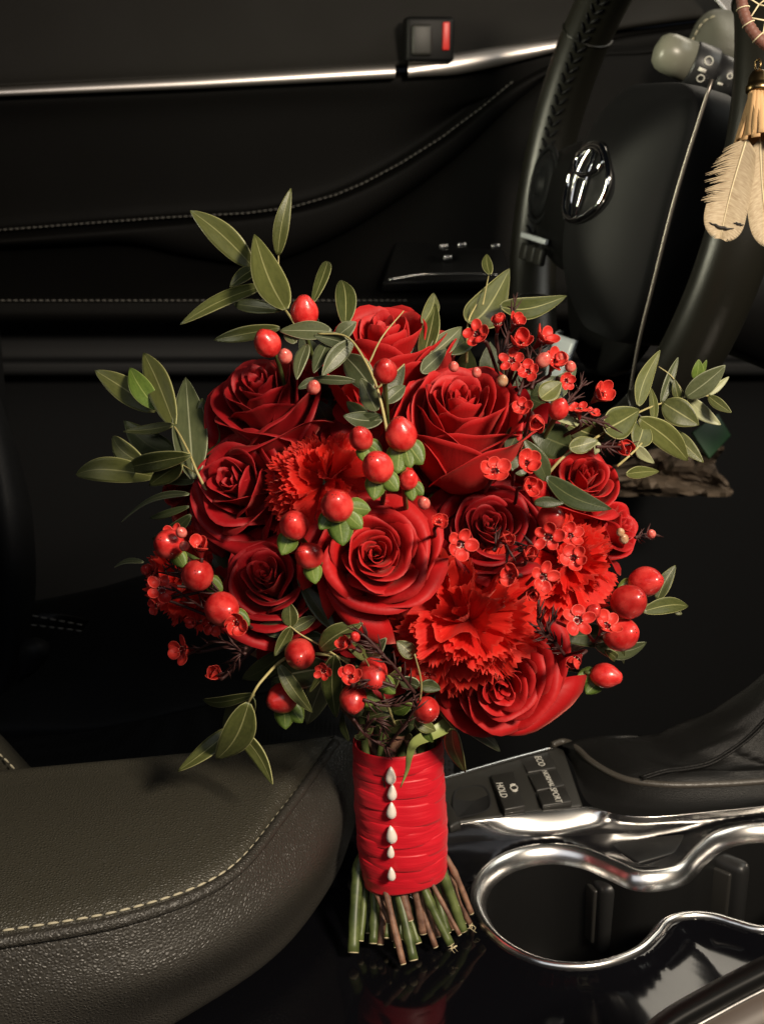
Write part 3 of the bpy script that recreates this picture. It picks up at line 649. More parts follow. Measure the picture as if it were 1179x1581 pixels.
# column, stalk, dash cowl
colm = thing('steering_column', 'dark steering column shroud behind the wheel', 'steering column', P(0, -.02, -.05))
build('shroud', tube([P(0, -.06, -.014), P(0, -.06, -.06), P(0, -.08, -.2)], [.03, .04, .05], 28), M['plastic'], colm)
stk = thing('control_stalk', 'lamp control stalk with pale rounded knob behind the steering wheel', 'control stalk', W(1140, 128, .98))
A, B = W(1016, 76, .95), W(1175, 142, .96); ax = (B-A).normalized(); ln = (B-A).length
build('stalk_knob', lathe([(.003, -.003), (.010, -.001), (.0135, .003), (.0148, .008), (.0155, .026)], 32, A, ax), M['knob'], stk)
build('stalk_collar', lathe([(.0154, .0262), (.0165, .028), (.017, .044), (.0155, .046)], 32, A, ax), M['stalk'], stk)
build('stalk_body', lathe([(.0148, .046), (.0145, .062), (.0132, .064), (.0125, .09), (.012, ln)], 32, A, ax), M['stalk'], stk)
tocam = (CAM-A).normalized(); sd_ = ax.cross(tocam).normalized(); face = sd_.cross(ax).normalized()
if face.dot(tocam) < 0: face = -face
def mark(s, o, r, kind):
    ang = o; dirv = (face*math.cos(ang)+sd_*math.sin(ang)); c = A+ax*s+dirv*.0174
    tv = (sd_*math.cos(ang)-face*math.sin(ang))
    if kind == 'o': return tube([c+ax*r*math.cos(t)+tv*r*math.sin(t) for t in [2*PI*k/14 for k in range(14)]], .0004, 5, closed=True)
    return boxpts(c, ax*r, tv*r*.45, dirv*.0003)
for s, o, r, kd in ((.036, -.35, .0032, 'o'), (.034, .1, .0030, 'b'), (.036, .45, .0028, 'o'), (.056, -.1, .0020, 'o'), (.052, .35, .002, 'b')):
    v_, f_ = mark(s, o, r, kd)
    if s > .046:
        v_ = [p-(face)*.0022 for p in v_]
    build('stalk_symbol', (v_, f_), M['print'], stk)
dash = thing('dash_cowl', 'pale stitched leather instrument cowl at the upper right', 'dashboard', W(1150, 120, 1.15))
cw = [[W(1062, 60, 1.16), W(1080, 28, 1.16), W(1110, 14, 1.16), W(1170, 30, 1.16), W(1260, 80, 1.16)],
      [W(1066, 66, 1.13), W(1086, 36, 1.12), W(1114, 24, 1.11), W(1170, 44, 1.11), W(1260, 95, 1.11)],
      [W(1078, 98, 1.12), W(1098, 78, 1.10), W(1122, 66, 1.09), W(1175, 84, 1.09), W(1260, 125, 1.09)],
      [W(1092, 150, 1.14), W(1112, 140, 1.12), W(1134, 132, 1.11), W(1185, 146, 1.11), W(1260, 180, 1.11)]]
build('cowl', loft2(cw, 30, 24), M['dash'], dash)
stitches(cr([W(1066, 66, 1.127), W(1084, 36, 1.117), W(1112, 22, 1.107)], 30), .005, .0015, .0007, M['thread'], dash, 'stitch', lift=V((0, -.0008, .0008)))
build('cowl_strip', loft2([[W(1085, -20, 1.2), W(1110, 10, 1.2), W(1160, 70, 1.2)], [W(1110, -30, 1.2), W(1135, 0, 1.2), W(1185, 55, 1.2)]], 10, 6), M['chrome'], dash, solid=.004)
build('cowl_lower', loft2([[W(1095, 132, 1.04), W(1112, 126, 1.04), W(1160, 128, 1.04)], [W(1090, 175, 1.02), W(1110, 165, 1.02), W(1160, 170, 1.02)], [W(1060, 330, 1.06), W(1090, 320, 1.06), W(1180, 330, 1.06)]], 10, 12), M['plastic'], dash, solid=.01)

# dim things down in the footwell
bag = thing('paper_bag', 'crumpled brown paper bag lying dim in the footwell at the right', 'bag', W(1010, 760, 1.2))
rows = []
for i in range(14):
    r_ = []
    for j in range(22):
        u, v = j/21, i/13
        px = 925+190*u+14*math.sin(v*5+u*3)-30*(1-v)*(u < .2); py = 692+72*v+(1-v)*26*(1-min(1, u*2.4))
        r_.append(W(px, py, 1.18+.012*math.sin(u*13+v*5)+.01*math.sin(v*11-u*8)+.006*random.uniform(-1, 1)))
    rows.append(r_)
build('paper', loft(rows), M['paper'], bag, smooth=False, solid=.004)
card = tag(build('card', quadslab([W(1068, 668, 1.14), W(1108, 638, 1.15), W(1128, 672, 1.15), W(1095, 708, 1.14)], .004), M['green_card'], None, bevel=.0008), 'dark green folded card above the brown paper bag', 'card')

# =================================================================== DREAMCATCHER
dc = thing('dreamcatcher', 'hanging dreamcatcher with tan suede tassel and cream feathers at the upper right', 'dreamcatcher', W(1165, 130, .6))
DD = .6; pxm = DD/FPX
hc = W(1238, -6, DD); hr = 94*pxm
hp = [hc+CR*hr*math.cos(t)+CU*hr*math.sin(t) for t in [2*PI*k/260 for k in range(260)]]
build('hoop', tube(hp, [8.5*pxm*(1+.07*math.sin(k*1.9)) for k in range(260)], 12, closed=True), M['hoop'], dc)
for k in range(5):
    t = 3.35+k*.27; c = hc+CR*hr*math.cos(t)+CU*hr*math.sin(t); ro = (c-hc).normalized()
    build('string_wrap', tube([c+(ro*math.cos(q)-CF*math.sin(q))*9.6*pxm for q in [2*PI*j/14 for j in range(14)]], 1.1*pxm, 6, closed=True), M['string'], dc)
nodes = [[hc+(CR*math.cos(t+k*.19)+CU*math.sin(t+k*.19))*hr*(.93-.2*k)-CF*.0 for t in [2*PI*j/16 for j in range(16)]] for k in range(5)]
for k in range(4):
    segs = []
    for j in range(16):
        for q in (nodes[k+1][j], nodes[k+1][j-1]):
            segs.append(tube([nodes[k][j], nodes[k][j].lerp(q, .5), q], 1.3*pxm, 5))
    build('web', merge(segs), M['string'], dc)
build('hanging_cord', tube([hc+CU*hr, hc+CU*(hr+.12)], 2*pxm, 6), M['hoop'], dc)
tc_ = W(1169, 100, DD-.006)
build('tassel_ring', tube([tc_+(CR*.35*math.sin(t)+CU*math.cos(t)-CF*.6*math.sin(t))*8*pxm for t in [2*PI*j/20 for j in range(20)]], 1.8*pxm, 6, closed=True), M['brass'], dc)
build('tassel_cap', lathe([(2*pxm, 0), (9*pxm, -3*pxm), (14*pxm, -10*pxm), (16*pxm, -20*pxm), (17*pxm, -24*pxm), (19*pxm, -26*pxm), (19*pxm, -34*pxm), (17*pxm, -36*pxm)], 28, W(1170, 107, DD-.006), CU), M['brass'], dc)
for k in range(20):
    a = 2*PI*k/20+.1; dr = CR*math.cos(a)-CF*math.sin(a); sd_ = (-CR*math.sin(a)-CF*math.cos(a))
    t0 = W(1170, 141, DD-.006)+dr*13*pxm; lnx = random.uniform(72, 86)*pxm
    rr_ = []
    for i in range(7):
        s = i/6; c = t0-CU*lnx*s+dr*(20*pxm*s**1.2+2*pxm*math.sin(s*4+k)); w_ = (3.2+3.6*s)*pxm*random.uniform(.95, 1.05)
        rr_.append([c-sd_*w_, c, c+sd_*w_])
    build('tassel_strand', loft(rr_), M['tassel'], dc, solid=.0009)
def feather(b, t, wpx, d, marks, lab, loose):
    """a quill with rows of real barbs on both sides; barbs on the loose side part and stick out"""
    B, T = W(*b, d), W(*t, d-.006); ax = (T-B); ln = ax.length; ax.normalize(); sd = ax.cross(CF).normalized()
    rf = random.Random(int(b[0]))
    def mid(s): return B+ax*ln*s+CF*(.006*math.sin(s*2.6))
    def outline(s): return wpx*pxm*(.50+.50*math.sin(min(1, s*1.7)*PI/2))*max(0.0, 1-max(0, (s-.74)/.27)**2.4)**.5
    q = build('feather', tube([mid(k/14*.97)-CF*.0006 for k in range(15)], [1.5*pxm*(1-.75*k/14) for k in range(15)], 6), M['string'], dc, label=lab)
    vs, fs, uvs = [], [], []
    for sg in (-1, 1):
        n = 120; clump = 0
        for k in range(n):
            s0 = .015+.965*k/n; s1 = min(1.0, s0+.13*(1-s0*.55))
            w1 = outline(s1)
            if sg == loose and s0 < .60:
                if k % 5 == 0: clump = rf.uniform(-.35, .6)
                w1 *= 1.06+clump*.5+rf.uniform(-.12, .16); s1 += clump*.05
            a = mid(s0); e = mid(s1)+sd*sg*w1; c = mid(s0*.45+s1*.55)+sd*sg*w1*.62
            bl = [a.lerp(c, .5)*1.0, c, e]; pth = cr([a, c, e], 6); hw = ln/n*(1.25 if not (sg == loose and s0 < .6) else .72)
            base = len(vs)
            for i, p in enumerate(pth):
                f = i/5; h_ = hw*(1-.72*f**2) ; arch = -CF*(.0011*math.sin(PI*f*.8)+.00012*(k % 3))
                vs += [p-ax*h_+arch, p+ax*h_+arch-CF*.00012]; uvs += [(.5+sg*f*.5, s0), (.5+sg*f*.5, s0+.008)]
            for i in range(5): fs.append((base+2*i, base+2*i+1, base+2*i+3, base+2*i+2))
    build('vane', (vs, fs), M['feather'], q, uvs=uvs, kind='stuff')
    for (s0, u0, u1, dr_) in marks:
        mm = []
        for k in range(9):
            u = u0+(u1-u0)*k/8; s = s0+dr_*math.sin(PI*k/8)+.006*math.sin(k*2.3)
            mm.append(mid(s)+sd*outline(s)*u-CF*.0018)
        build('dark_mark', tube(mm, [(.4+2.0*math.sin(PI*k/8))*pxm for k in range(9)], 6), M['feather_mark'], q)
feather((1152, 212), (1113, 369), 32, DD-.010, [(.86, -.75, .55, .02), (.80, .45, .95, .0)], 'cream feather with a dark bar near its tip', -1)
feather((1172, 212), (1192, 380), 27, DD-.004, [(.72, .2, .95, .04), (.84, .3, .9, .03)], 'cream feather cut by the right edge', 0)

# =================================================================== BOUQUET
D0 = .63
def dome_d(px, py):
    r2 = ((px-620)/420)**2+((py-790)/390)**2
    return D0-.095*math.sqrt(max(0, 1-r2))
BB = Z(635, 1465, .002)
bq = thing('bouquet', 'hand tied bouquet of red roses, carnations and berries with red ribbon handle', 'bouquet', BB)
def local(name, me, parent, mtx, label=None):
    o = bpy.data.objects.new(name, me); link(o, parent)
    o.matrix_basis = WM[parent].inverted() @ mtx; WM[o] = mtx
    if label: o['label'] = label
    return o
def pose(pos, axis, scale=1, spin=0):
    m4 = frame(axis, spin).to_4x4() @ Matrix.Diagonal((scale, scale, scale, 1)); m4.translation = pos; return m4

# ---- roses -----------------------------------------------------------
def rose_petal(t, phi, rnd, opened, m):
    nu, nv = 15, 12; vs, uv = [], []
    rr = .045+.86*t**1.28*rnd.uniform(.97, 1.04); hh = 1.26+.14*math.sin(PI*t**.6)-.34*t**3*max(0, 1+opened)-.02*rnd.uniform(0, 1)
    w_ = 1.75-.62*t**.55; curl = (.04+max(0, (t-.15)/.85)**1.1*.27)*(1+.4*opened)*rnd.uniform(.75, 1.2)
    p1, p2, p3 = rnd.uniform(0, 6), rnd.uniform(0, 6), rnd.uniform(0, 6)
    tip = rnd.uniform(.3, 1); tw = rnd.uniform(.06, .13)
    inw = .05*(1-t)
    for i in range(nv):
        v = i/(nv-1)
        for j in range(nu):
            u = 2*j/(nu-1)-1
            top = 1-(.26+.12*t)*abs(u)**(2.6+.9*t)
            vv = v*top
            g = (1-t)*vv**1.15+t*math.sin(min(1, vv*1.35)*PI/2)**.75
            r = rr*(.16+.84*g)*(1-inw*max(0, vv-.45)**2*2)
            z = hh*(vv**1.08)
            c = max(0, (v-.66)/.34)
            cl = curl*(.55+.45*abs(u)**1.5*tip+.25*math.sin(2.3*u+p1))
            r += cl*c**2.0*(.9+.1*math.sin(5*u+p2))
            z -= cl*.75*c**3.2
            r += .034*math.sin(3.2*u+p3)*v**3*(.4+t)+.012*math.sin(8*u+p1)*v**6*(.3+t)
            z += .045*math.sin(2.6*u+p2)*v**4*(.3+t)+.014*math.sin(9*u+p3)*v**8
            r *= 1+tw*u
            a = phi+u*w_*(.55+.45*min(1, vv*1.8))
            vs.append((r*math.cos(a), r*math.sin(a), z)); uv.append((j/(nu-1), v))
    fs = [(i*nu+j, i*nu+j+1, (i+1)*nu+j+1, (i+1)*nu+j) for i in range(nv-1) for j in range(nu-1)]
    return mesh(vs, fs, m, True, uv)
def rose(px, py, rpx, face, dd, label, n=30, opened=.3, dark=False, seed=1, spin=0, extra=(), zs=1.0):
    rnd = random.Random(seed); d = dome_d(px, py)+dd; R = rpx*1.06*d/FPX; ax = cdir(*face)
    pos = W(px, py, d)-ax*R*1.22*zs
    mtx = pose(pos, ax, R, spin) @ Matrix.Diagonal((1, 1, zs, 1)); m = M['rose_shaded' if dark else 'rose']
    # heart of the flower: receptacle with green sepals below
    vs, fs = lathe([(.03, -.25), (.12, -.18), (.17, -.05), (.16, .06), (.05, .25), (.02, .6), (.01, 1.05)], 14)
    sep = []
    for k in range(5):
        a = k*2*PI/5; rws = []
        for i in range(6):
            s = i/5; r0 = .14+.55*s; wd = .12*(1-s)**.8
            rws.append([V((r0*math.cos(a)-q*wd*math.sin(a), r0*math.sin(a)+q*wd*math.cos(a), -.05+.18*s-.4*s*s)) for q in (-1, 0, 1)])
        sep.append(loft(rws))
    ro = local('rose', mesh(*merge([(vs, fs)]+sep), M['leaf_fresh']), bq, mtx, label)
    ph = rnd.uniform(0, 6)
    for i in range(n):
        t = i/(n-1)
        me = rose_petal(t, ph+i*2.39996+rnd.uniform(-.2, .2), rnd, opened, m)
        o = bpy.data.objects.new('petal', me); link(o, ro); WM[o] = mtx
        s = o.modifiers.new('solid', 'SOLIDIFY'); s.thickness = .0065; s.offset = 0
    for (phi, tilt, sc) in extra:      # wide open guard petals
        me = rose_petal(.98, 0, rnd, opened, m)
        o = bpy.data.objects.new('petal', me); link(o, ro); WM[o] = mtx
        o.matrix_basis = Matrix.Rotation(phi, 4, 'Z') @ Matrix.Rotation(tilt, 4, 'Y') @ Matrix.Diagonal((sc, sc, sc, 1))
        s = o.modifiers.new('solid', 'SOLIDIFY'); s.thickness = .0065; s.offset = 0
    return ro
rose(712, 618, 104, (.03, .68, .73), -.016, 'large tall red rose seen from the side, upper right of centre', 34, -.75, seed=3, zs=1.35)
rose(694, 588, 84, (-.1, .9, .42), .045, 'shaded red rose mostly hidden behind the large tall rose', 22, .2, True, seed=4)
rose(594, 512, 106, (-.05, .78, .62), .0, 'red rose at the very top of the bouquet', 28, -.7, seed=5, zs=1.3)
rose(580, 854, 98, (.02, .14, .99), -.022, 'wide open red rose facing the camera in the centre', 34, .55, seed=6)
rose(398, 590, 92, (-.28, .66, .70), .0, 'shaded red rose at the upper left of the bouquet', 26, -.3, True, seed=7, zs=1.1)
rose(356, 740, 104, (-.42, .30, .86), .0, 'large shaded red rose on the left below the upper left rose', 30, .4, True, seed=8)
rose(408, 884, 86, (-.18, .42, .89), -.004, 'shaded red rose at the lower left beside the berries', 26, .3, True, seed=9)
rose(757, 808, 76, (-.05, .36, .93), .004, 'small shaded spiral red rose right of centre', 26, -.2, True, seed=10)
rose(776, 1064, 108, (.04, -.28, .96), -.008, 'red rose with open outer petals at the bottom right of the bouquet', 28, .6, seed=12)
rose(908, 730, 68, (.22, .52, .82), .006, 'small red rose on the right beneath the leafy sprig', 20, .3, seed=13)
rose(964, 812, 58, (.72, .28, .63), .012, 'half open red rose at the right edge of the bouquet', 20, .35, seed=14)
rose(262, 752, 46, (-.85, .25, .45), .03, 'shaded red rose peeking out at the left edge', 18, .3, True, seed=15)
rose(500, 950, 64, (-.3, -.35, .88), .034, 'shaded red rose tucked low between the centre rose and the leaves', 22, .2, True, seed=21)
rose(660, 770, 50, (.1, .2, .97), .036, 'shaded red rose deep between the centre and the tall rose', 18, .1, True, seed=22)
rose(850, 780, 46, (.2, .3, .93), .034, 'shaded red rose deep behind the right carnation', 18, .1, True, seed=23)
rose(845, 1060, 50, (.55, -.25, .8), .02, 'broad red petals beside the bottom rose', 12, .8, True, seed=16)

# ---- carnations -------------------------------------------------------
def carn_petal(seed):
    rnd = random.Random(seed); nu, nv = 25, 8; vs, uv = [], []
    k1, k2, p1, p2 = rnd.uniform(2.2, 3.6), rnd.uniform(5, 8), rnd.uniform(0, 6), rnd.uniform(0, 6)
    teeth = [rnd.uniform(.02, .13) if j % 2 else -rnd.uniform(0, .04) for j in range(nu)]
    A = rnd.uniform(.11, .22); cv = rnd.choice((.5, .42, .34, .28, .1, -.1))
    for i in range(nv):
        v = i/(nv-1)
        for j in range(nu):
            u = 2*j/(nu-1)-1
            wd = .05+.60*v**1.2; a = u*.62*v
            ln = 1-.14*u*u+teeth[j]*max(0, (v-.7)/.3)**1.5
            x = wd*math.sin(u*1.25)/math.sin(1.25); z = v*ln
            y = A*v**2*math.sin(k1*u+p1)+.05*v**3*math.sin(k2*u+p2)+cv*v**2.2+rnd.uniform(-.012, .012)
            vs.append((x, y, z)); uv.append((j/(nu-1), v))
    fs = [(i*nu+j, i*nu+j+1, (i+1)*nu+j+1, (i+1)*nu+j) for i in range(nv-1) for j in range(nu-1)]
    return mesh(vs, fs, M['carn'], True, uv)
CP = [carn_petal(100+k) for k in range(14)]
def carnation(px, py, rpx, face, dd, label, n, seed, flat=1.0):
    rnd = random.Random(seed); d = dome_d(px, py)+dd; R = rpx*d/FPX; ax = cdir(*face)
    mtx = pose(W(px, py, d)-ax*R*.62, ax, R)
    c = local('carnation', mesh(*lathe([(.02, -1.0), (.12, -.9), (.17, -.3), (.2, -.1), (.1, 0.1)], 14), M['stem_green']), bq, mtx, label)
    for i in range(n):
        t = (i+.5)/n; th = math.radians(4+94*t**.62+rnd.uniform(-13, 13))*flat; ph = i*2.39996+rnd.uniform(-.5, .5)
        ln = rnd.uniform(.84, 1.08)*(.74+.28*t)
        o = bpy.data.objects.new('petal', CP[rnd.randrange(14)]); link(o, c)
        o.matrix_basis = Matrix.Translation((0, 0, -.12*t)) @ Matrix.Rotation(ph, 4, 'Z') @ Matrix.Rotation(-th, 4, 'X') @ Matrix.Rotation(rnd.uniform(-.5, .5)+(rnd.uniform(-1.6, 1.6) if t < .45 else 0), 4, 'Z') @ Matrix.Diagonal((rnd.uniform(.8, 1.1)*ln*(.62+.45*t), ln, ln, 1))
        WM[o] = mtx
carnation(722, 962, 118, (-.02, -.02, 1), -.014, 'big ruffled scarlet carnation at the front, lower right of centre', 72, 1)
carnation(492, 712, 94, (-.12, .55, .82), -.004, 'scarlet carnation left of centre above the berries', 68, 2)
carnation(893, 858, 92, (.30, .22, .92), .004, 'scarlet carnation on the right behind the waxflowers', 66, 3)
carnation(258, 892, 80, (-.62, .05, .78), .014, 'scarlet carnation at the far left behind waxflowers', 54, 4)

# ---- eucalyptus sprigs ------------------------------------------------
def leaf(parent, b, t, wpx, db, dt, m, roll=0, bend=.08, name='leaf', blunt=1.0, fold=.16, rnd=random):
    B, T = W(*b, db), W(*t, dt); ax = T-B; ln = ax.length; axn = ax.normalized(); sd = axn.cross(CF).normalized(); nm = sd.cross(axn)
    if nm.dot(CF) > 0: nm = -nm
    sd2 = sd*math.cos(roll)+nm*math.sin(roll); nm2 = nm*math.cos(roll)-sd*math.sin(roll)
    dm = (db+dt)/2; hw = wpx*.45*dm/FPX/max(.45, math.cos(roll)); vs, uv = [], []; nu, nv = 9, 17
    sb = rnd.uniform(-.05, .05); tw = rnd.uniform(-.25, .25); wv = rnd.uniform(0, 6)
    for i in range(nv):
        v = i/(nv-1); s = v
        wd = hw*(math.sin(PI*min(1, .03+.97*v**(.82*blunt)))**.82)*(1 if v < .999 else 0)+.0002
        c = B+ax*s+nm2*(bend*ln*math.sin(PI*v))+sd2*(sb*ln*math.sin(PI*v))
        a = tw*(v-.5); s3 = sd2*math.cos(a)+nm2*math.sin(a); n3 = nm2*math.cos(a)-sd2*math.sin(a)
        for j in range(nu):
            u = 2*j/(nu-1)-1
            vs.append(c+s3*wd*u+n3*(wd*fold*abs(u)**1.3+.04*wd*math.sin(9*v+wv)*u)); uv.append((j/(nu-1), v))
    fs = [(i*nu+j, i*nu+j+1, (i+1)*nu+j+1, (i+1)*nu+j) for i in range(nv-1) for j in range(nu-1)]
    return build(name, (vs, fs), M[m], parent, uvs=uv, solid=.0005)
def sprig(label, stems, leaves, dd=0, lead=None):
    """stems: pixel paths with depth offset; leaves: bx,by,tx,ty,width[,material[,extra depth[,roll]]]"""
    tb = []
    for pts, r in stems:
        ps = [W(x, y, dome_d(x, y)+dd+o) for x, y, o in pts]
        n = len(pts)*6; tb.append(tube(cr(ps, n), [r*.36/FPX*(1.15-.6*k/n) for k in range(n)], 7))
    s = build('eucalyptus_sprig', merge(tb), M['twig'], bq, label=label)
    for lf in leaves:
        bx, by, tx, ty, w_ = lf[:5]; mt = lf[5] if len(lf) > 5 else 'leaf'; ex = lf[6] if len(lf) > 6 else 0; rl = lf[7] if len(lf) > 7 else random.uniform(-.35, .35)
        leaf(s, (bx, by), (tx, ty), w_, dome_d(bx, by)+dd+ex, dome_d(tx, ty)+dd+ex+random.uniform(-.008, .006), mt, rl, random.uniform(.02, .10)*random.choice((-1, 1, 1)))
    return s
sprig('eucalyptus sprig with long leaves rising at the top left', [([(455, 500, .0), (440, 478, 0), (400, 425, 0), (388, 408, 0)], 3.2), ([(430, 440, 0), (430, 392, 0)], 2)],
 [(391, 412, 294, 325, 42), (441, 478, 393, 362, 54, 'leaf', -.006, .1), (429, 394, 449, 291, 25), (394, 414, 355, 443, 24), (408, 441, 279, 501, 28, 'leaf', 0, .5), (433, 479, 362, 470, 22), (432, 506, 331, 525, 24, 'leaf', .01), (483, 468, 505, 404, 20), (492, 510, 484, 463, 15)], -.004)
sprig('grey green eucalyptus sprig crossing the top of the bouquet', [([(600, 680, 0), (585, 610, -.01), (565, 560, -.012), (535, 520, -.012), (490, 515, -.012)], 3.4), ([(570, 560, -.012), (590, 520, -.02), (623, 480, -.024)], 2), ([(582, 600, -.012), (605, 580, -.016), (624, 562, -.018)], 2)],
 [(512, 512, 432, 511, 32, 'leaf_grey'), (533, 502, 527, 433, 34, 'leaf'), (520, 520, 550, 497, 26, 'leaf_grey', -.006), (538, 531, 484, 518, 24, 'leaf_grey', -.008), (474, 532, 458, 586, 22, 'leaf_grey', -.008), (506, 528, 484, 576, 26, 'leaf_grey', -.004), (544, 526, 497, 580, 28, 'leaf_grey', -.008), (582, 634, 557, 584, 32, 'leaf_grey', -.006), (590, 648, 530, 642, 30, 'leaf_grey', -.004), (575, 600, 530, 548, 44, 'leaf_grey', .008), (594, 622, 625, 596, 24, 'leaf_grey', -.004), (590, 628, 624, 562, 26, 'leaf_dark', 0), (548, 588, 476, 585, 14, 'leaf_grey'), (575, 660, 535, 620, 26, 'leaf_dark', .01), (456, 530, 440, 512, 20, 'leaf_grey'), (488, 585, 460, 600, 14, 'leaf_grey'), (548, 655, 588, 640, 18, 'leaf_dark')], -.022)
sprig('eucalyptus leaves standing up behind the roses at the top right', [([(720, 560, .02), (722, 500, 0), (735, 470, 0)], 3.2), ([(660, 580, .01), (665, 520, 0)], 2.4), ([(745, 470, .005), (754, 425, .005)], 2)],
 [(722, 498, 786, 415, 62, 'leaf', -.004, .1), (756, 424, 751, 393, 17), (772, 474, 874, 457, 38), (652, 500, 669, 453, 24), (652, 556, 672, 470, 30), (664, 548, 712, 505, 34, 'leaf_grey'), (688, 545, 735, 515, 34, 'leaf_dark', .008), (650, 575, 689, 539, 26, 'leaf_grey', -.01), (640, 560, 655, 520, 26, 'leaf_grey', .01)], .0)
sprig('eucalyptus sprig with broad leaves reaching out on the left', [([(325, 770, .01), (305, 730, 0), (290, 695, 0), (268, 657, 0), (241, 632, 0)], 3.4), ([(306, 732, 0), (281, 717, 0)], 2.2)],
 [(241, 634, 147, 572, 42), (243, 632, 201, 568, 36, 'leaf_fresh', -.008, .1), (270, 657, 222, 545, 46), (268, 656, 191, 666, 17, 'leaf', -.006), (270, 702, 192, 650, 48, 'leaf_dark', .012), (227, 719, 175, 674, 36, 'leaf', -.004), (294, 703, 199, 722, 32, 'leaf', -.01), (240, 736, 118, 733, 42, 'leaf', .004, .1), (281, 715, 231, 749, 36, 'leaf', -.008), (299, 740, 287, 583, 58, 'leaf_grey', .004, .1), (315, 720, 312, 615, 56, 'leaf_dark', .016), (300, 742, 240, 742, 20, 'leaf_grey', .006), (292, 763, 188, 806, 10, 'leaf_grey', -.004, .9), (292, 782, 232, 800, 12, 'leaf_dark'), (295, 795, 235, 832, 20, 'leaf_dark', .006), (222, 868, 177, 876, 7, 'leaf_grey', .01, .8)], -.008)
sprig('drooping eucalyptus sprig hanging over the armrest at the lower left', [([(540, 1020, .0), (500, 1010, -.004), (445, 1014, -.004), (405, 1050, -.03), (386, 1080, -.045), (362, 1124, -.055)], 4.2), ([(560, 1040, 0), (500, 1000, -.006), (465, 980, -.006), (447, 966, -.006)], 2.4)],
 [(393, 1072, 314, 1080, 17, 'leaf', -.04), (392, 1078, 345, 1128, 46, 'leaf_dark', -.04), (362, 1122, 275, 1191, 26, 'leaf', -.055, .5), (384, 1085, 334, 1172, 52, 'leaf', -.05), (362, 1124, 421, 1211, 28, 'leaf', -.06, .4), (449, 967, 447, 930, 28, 'leaf', -.004), (452, 970, 396, 967, 28, 'leaf_grey'), (452, 972, 489, 952, 20, 'leaf', -.003), (449, 968, 424, 1013, 20, 'leaf', -.006), (500, 984, 382, 995, 40, 'leaf_dark', .008), (494, 1002, 560, 962, 36, 'leaf', -.012), (516, 1012, 519, 1108, 36, 'leaf', -.010), (510, 1030, 418, 1048, 54, 'leaf_grey', .006), (430, 1026, 482, 1100, 24, 'leaf', -.012), (503, 1042, 474, 1118, 42, 'leaf_grey', .008), (511, 1014, 477, 1070, 10, 'leaf', -.008), (514, 970, 459, 892, 28, 'leaf_dark', 0), (400, 985, 350, 958, 18, 'leaf_dark', .01), (442, 1004, 374, 1048, 36, 'leaf_dark', .012), (490, 960, 470, 900, 30, 'leaf_dark', .012)], -.006)
sprig('eucalyptus sprig with oval leaves reaching out on the right', [([(838, 740, .01), (870, 705, 0), (900, 688, 0), (945, 660, 0), (1000, 630, 0), (1058, 613, 0), (1093, 611, 0)], 3.4), ([(952, 720, .01), (980, 695, 0), (1010, 662, 0), (1035, 640, 0)], 3), ([(1060, 608, 0), (1072, 585, 0)], 2), ([(1054, 605, 0), (1035, 580, 0), (1016, 566, 0)], 1.8)],
 [(932, 664, 986, 633, 54, 'leaf', -.008, .1), (982, 690, 992, 648, 40, 'leaf', .004), (984, 626, 1018, 541, 28), (1008, 652, 1003, 598, 14), (1020, 622, 1046, 552, 16, 'leaf_grey'), (1048, 620, 1040, 585, 14), (1023, 622, 1078, 656, 46, 'leaf', -.006, .1), (986, 646, 1061, 711, 42, 'leaf', -.004), (1034, 664, 1085, 714, 26), (1058, 613, 1119, 564, 36, 'leaf_grey', -.004), (1062, 615, 1112, 656, 24, 'leaf_pale', .002), (1093, 612, 1128, 637, 18), (1094, 610, 1124, 582, 11, 'leaf_pale'), (1092, 606, 1112, 586, 10, 'leaf'), (1073, 586, 1078, 555, 20, 'leaf_fresh', 0, .1), (1074, 584, 1090, 556, 10, 'leaf_fresh'), (1073, 585, 1090, 576, 8, 'leaf_pale'), (932, 676, 866, 650, 46, 'leaf', .008), (878, 692, 922, 680, 28, 'leaf', -.008), (922, 682, 918, 702, 12, 'leaf_pale', -.008), (982, 690, 1009, 715, 17, 'leaf_pale'), (966, 732, 1016, 728, 20), (844, 742, 808, 678, 32, 'leaf_dark', -.004), (842, 738, 943, 786, 36, 'leaf_dark', -.024), (824, 776, 870, 777, 18, 'leaf_dark', -.014), (846, 640, 898, 658, 17, 'leaf_pale', -.012), (832, 616, 889, 568, 34, 'leaf_grey', -.014), (834, 615, 866, 590, 34, 'leaf', -.020), (878, 690, 815, 664, 60, 'leaf_dark', .004), (800, 660, 780, 700, 34, 'leaf_dark', 0), (806, 735, 790, 690, 36, 'leaf_dark', 0)], -.010)
sprig('small eucalyptus leaves between the berries at the lower right', [([(880, 960, .02), (940, 950, .01), (1010, 930, 0)], 2.6), ([(870, 990, .02), (930, 990, .004)], 2.4)],
 [(1014, 926, 1042, 873, 23), (992, 944, 1061, 936, 26, 'leaf'), (918, 996, 997, 992, 30, 'leaf_grey', .006), (945, 985, 860, 985, 40, 'leaf_dark', .012), (934, 1004, 948, 1020, 14), (962, 1000, 962, 1024, 5), (1040, 942, 1052, 948, 8)], 0)
sprig('two eucalyptus leaves hanging beside the top of the ribbon handle', [([(670, 1090, .02), (700, 1125, 0)], 2.6)],
 [(698, 1124, 718, 1192, 28, 'leaf', .0), (712, 1118, 771, 1160, 20, 'leaf_grey', .004), (640, 1120, 600, 1100, 50, 'leaf_dark', .0)], .0)
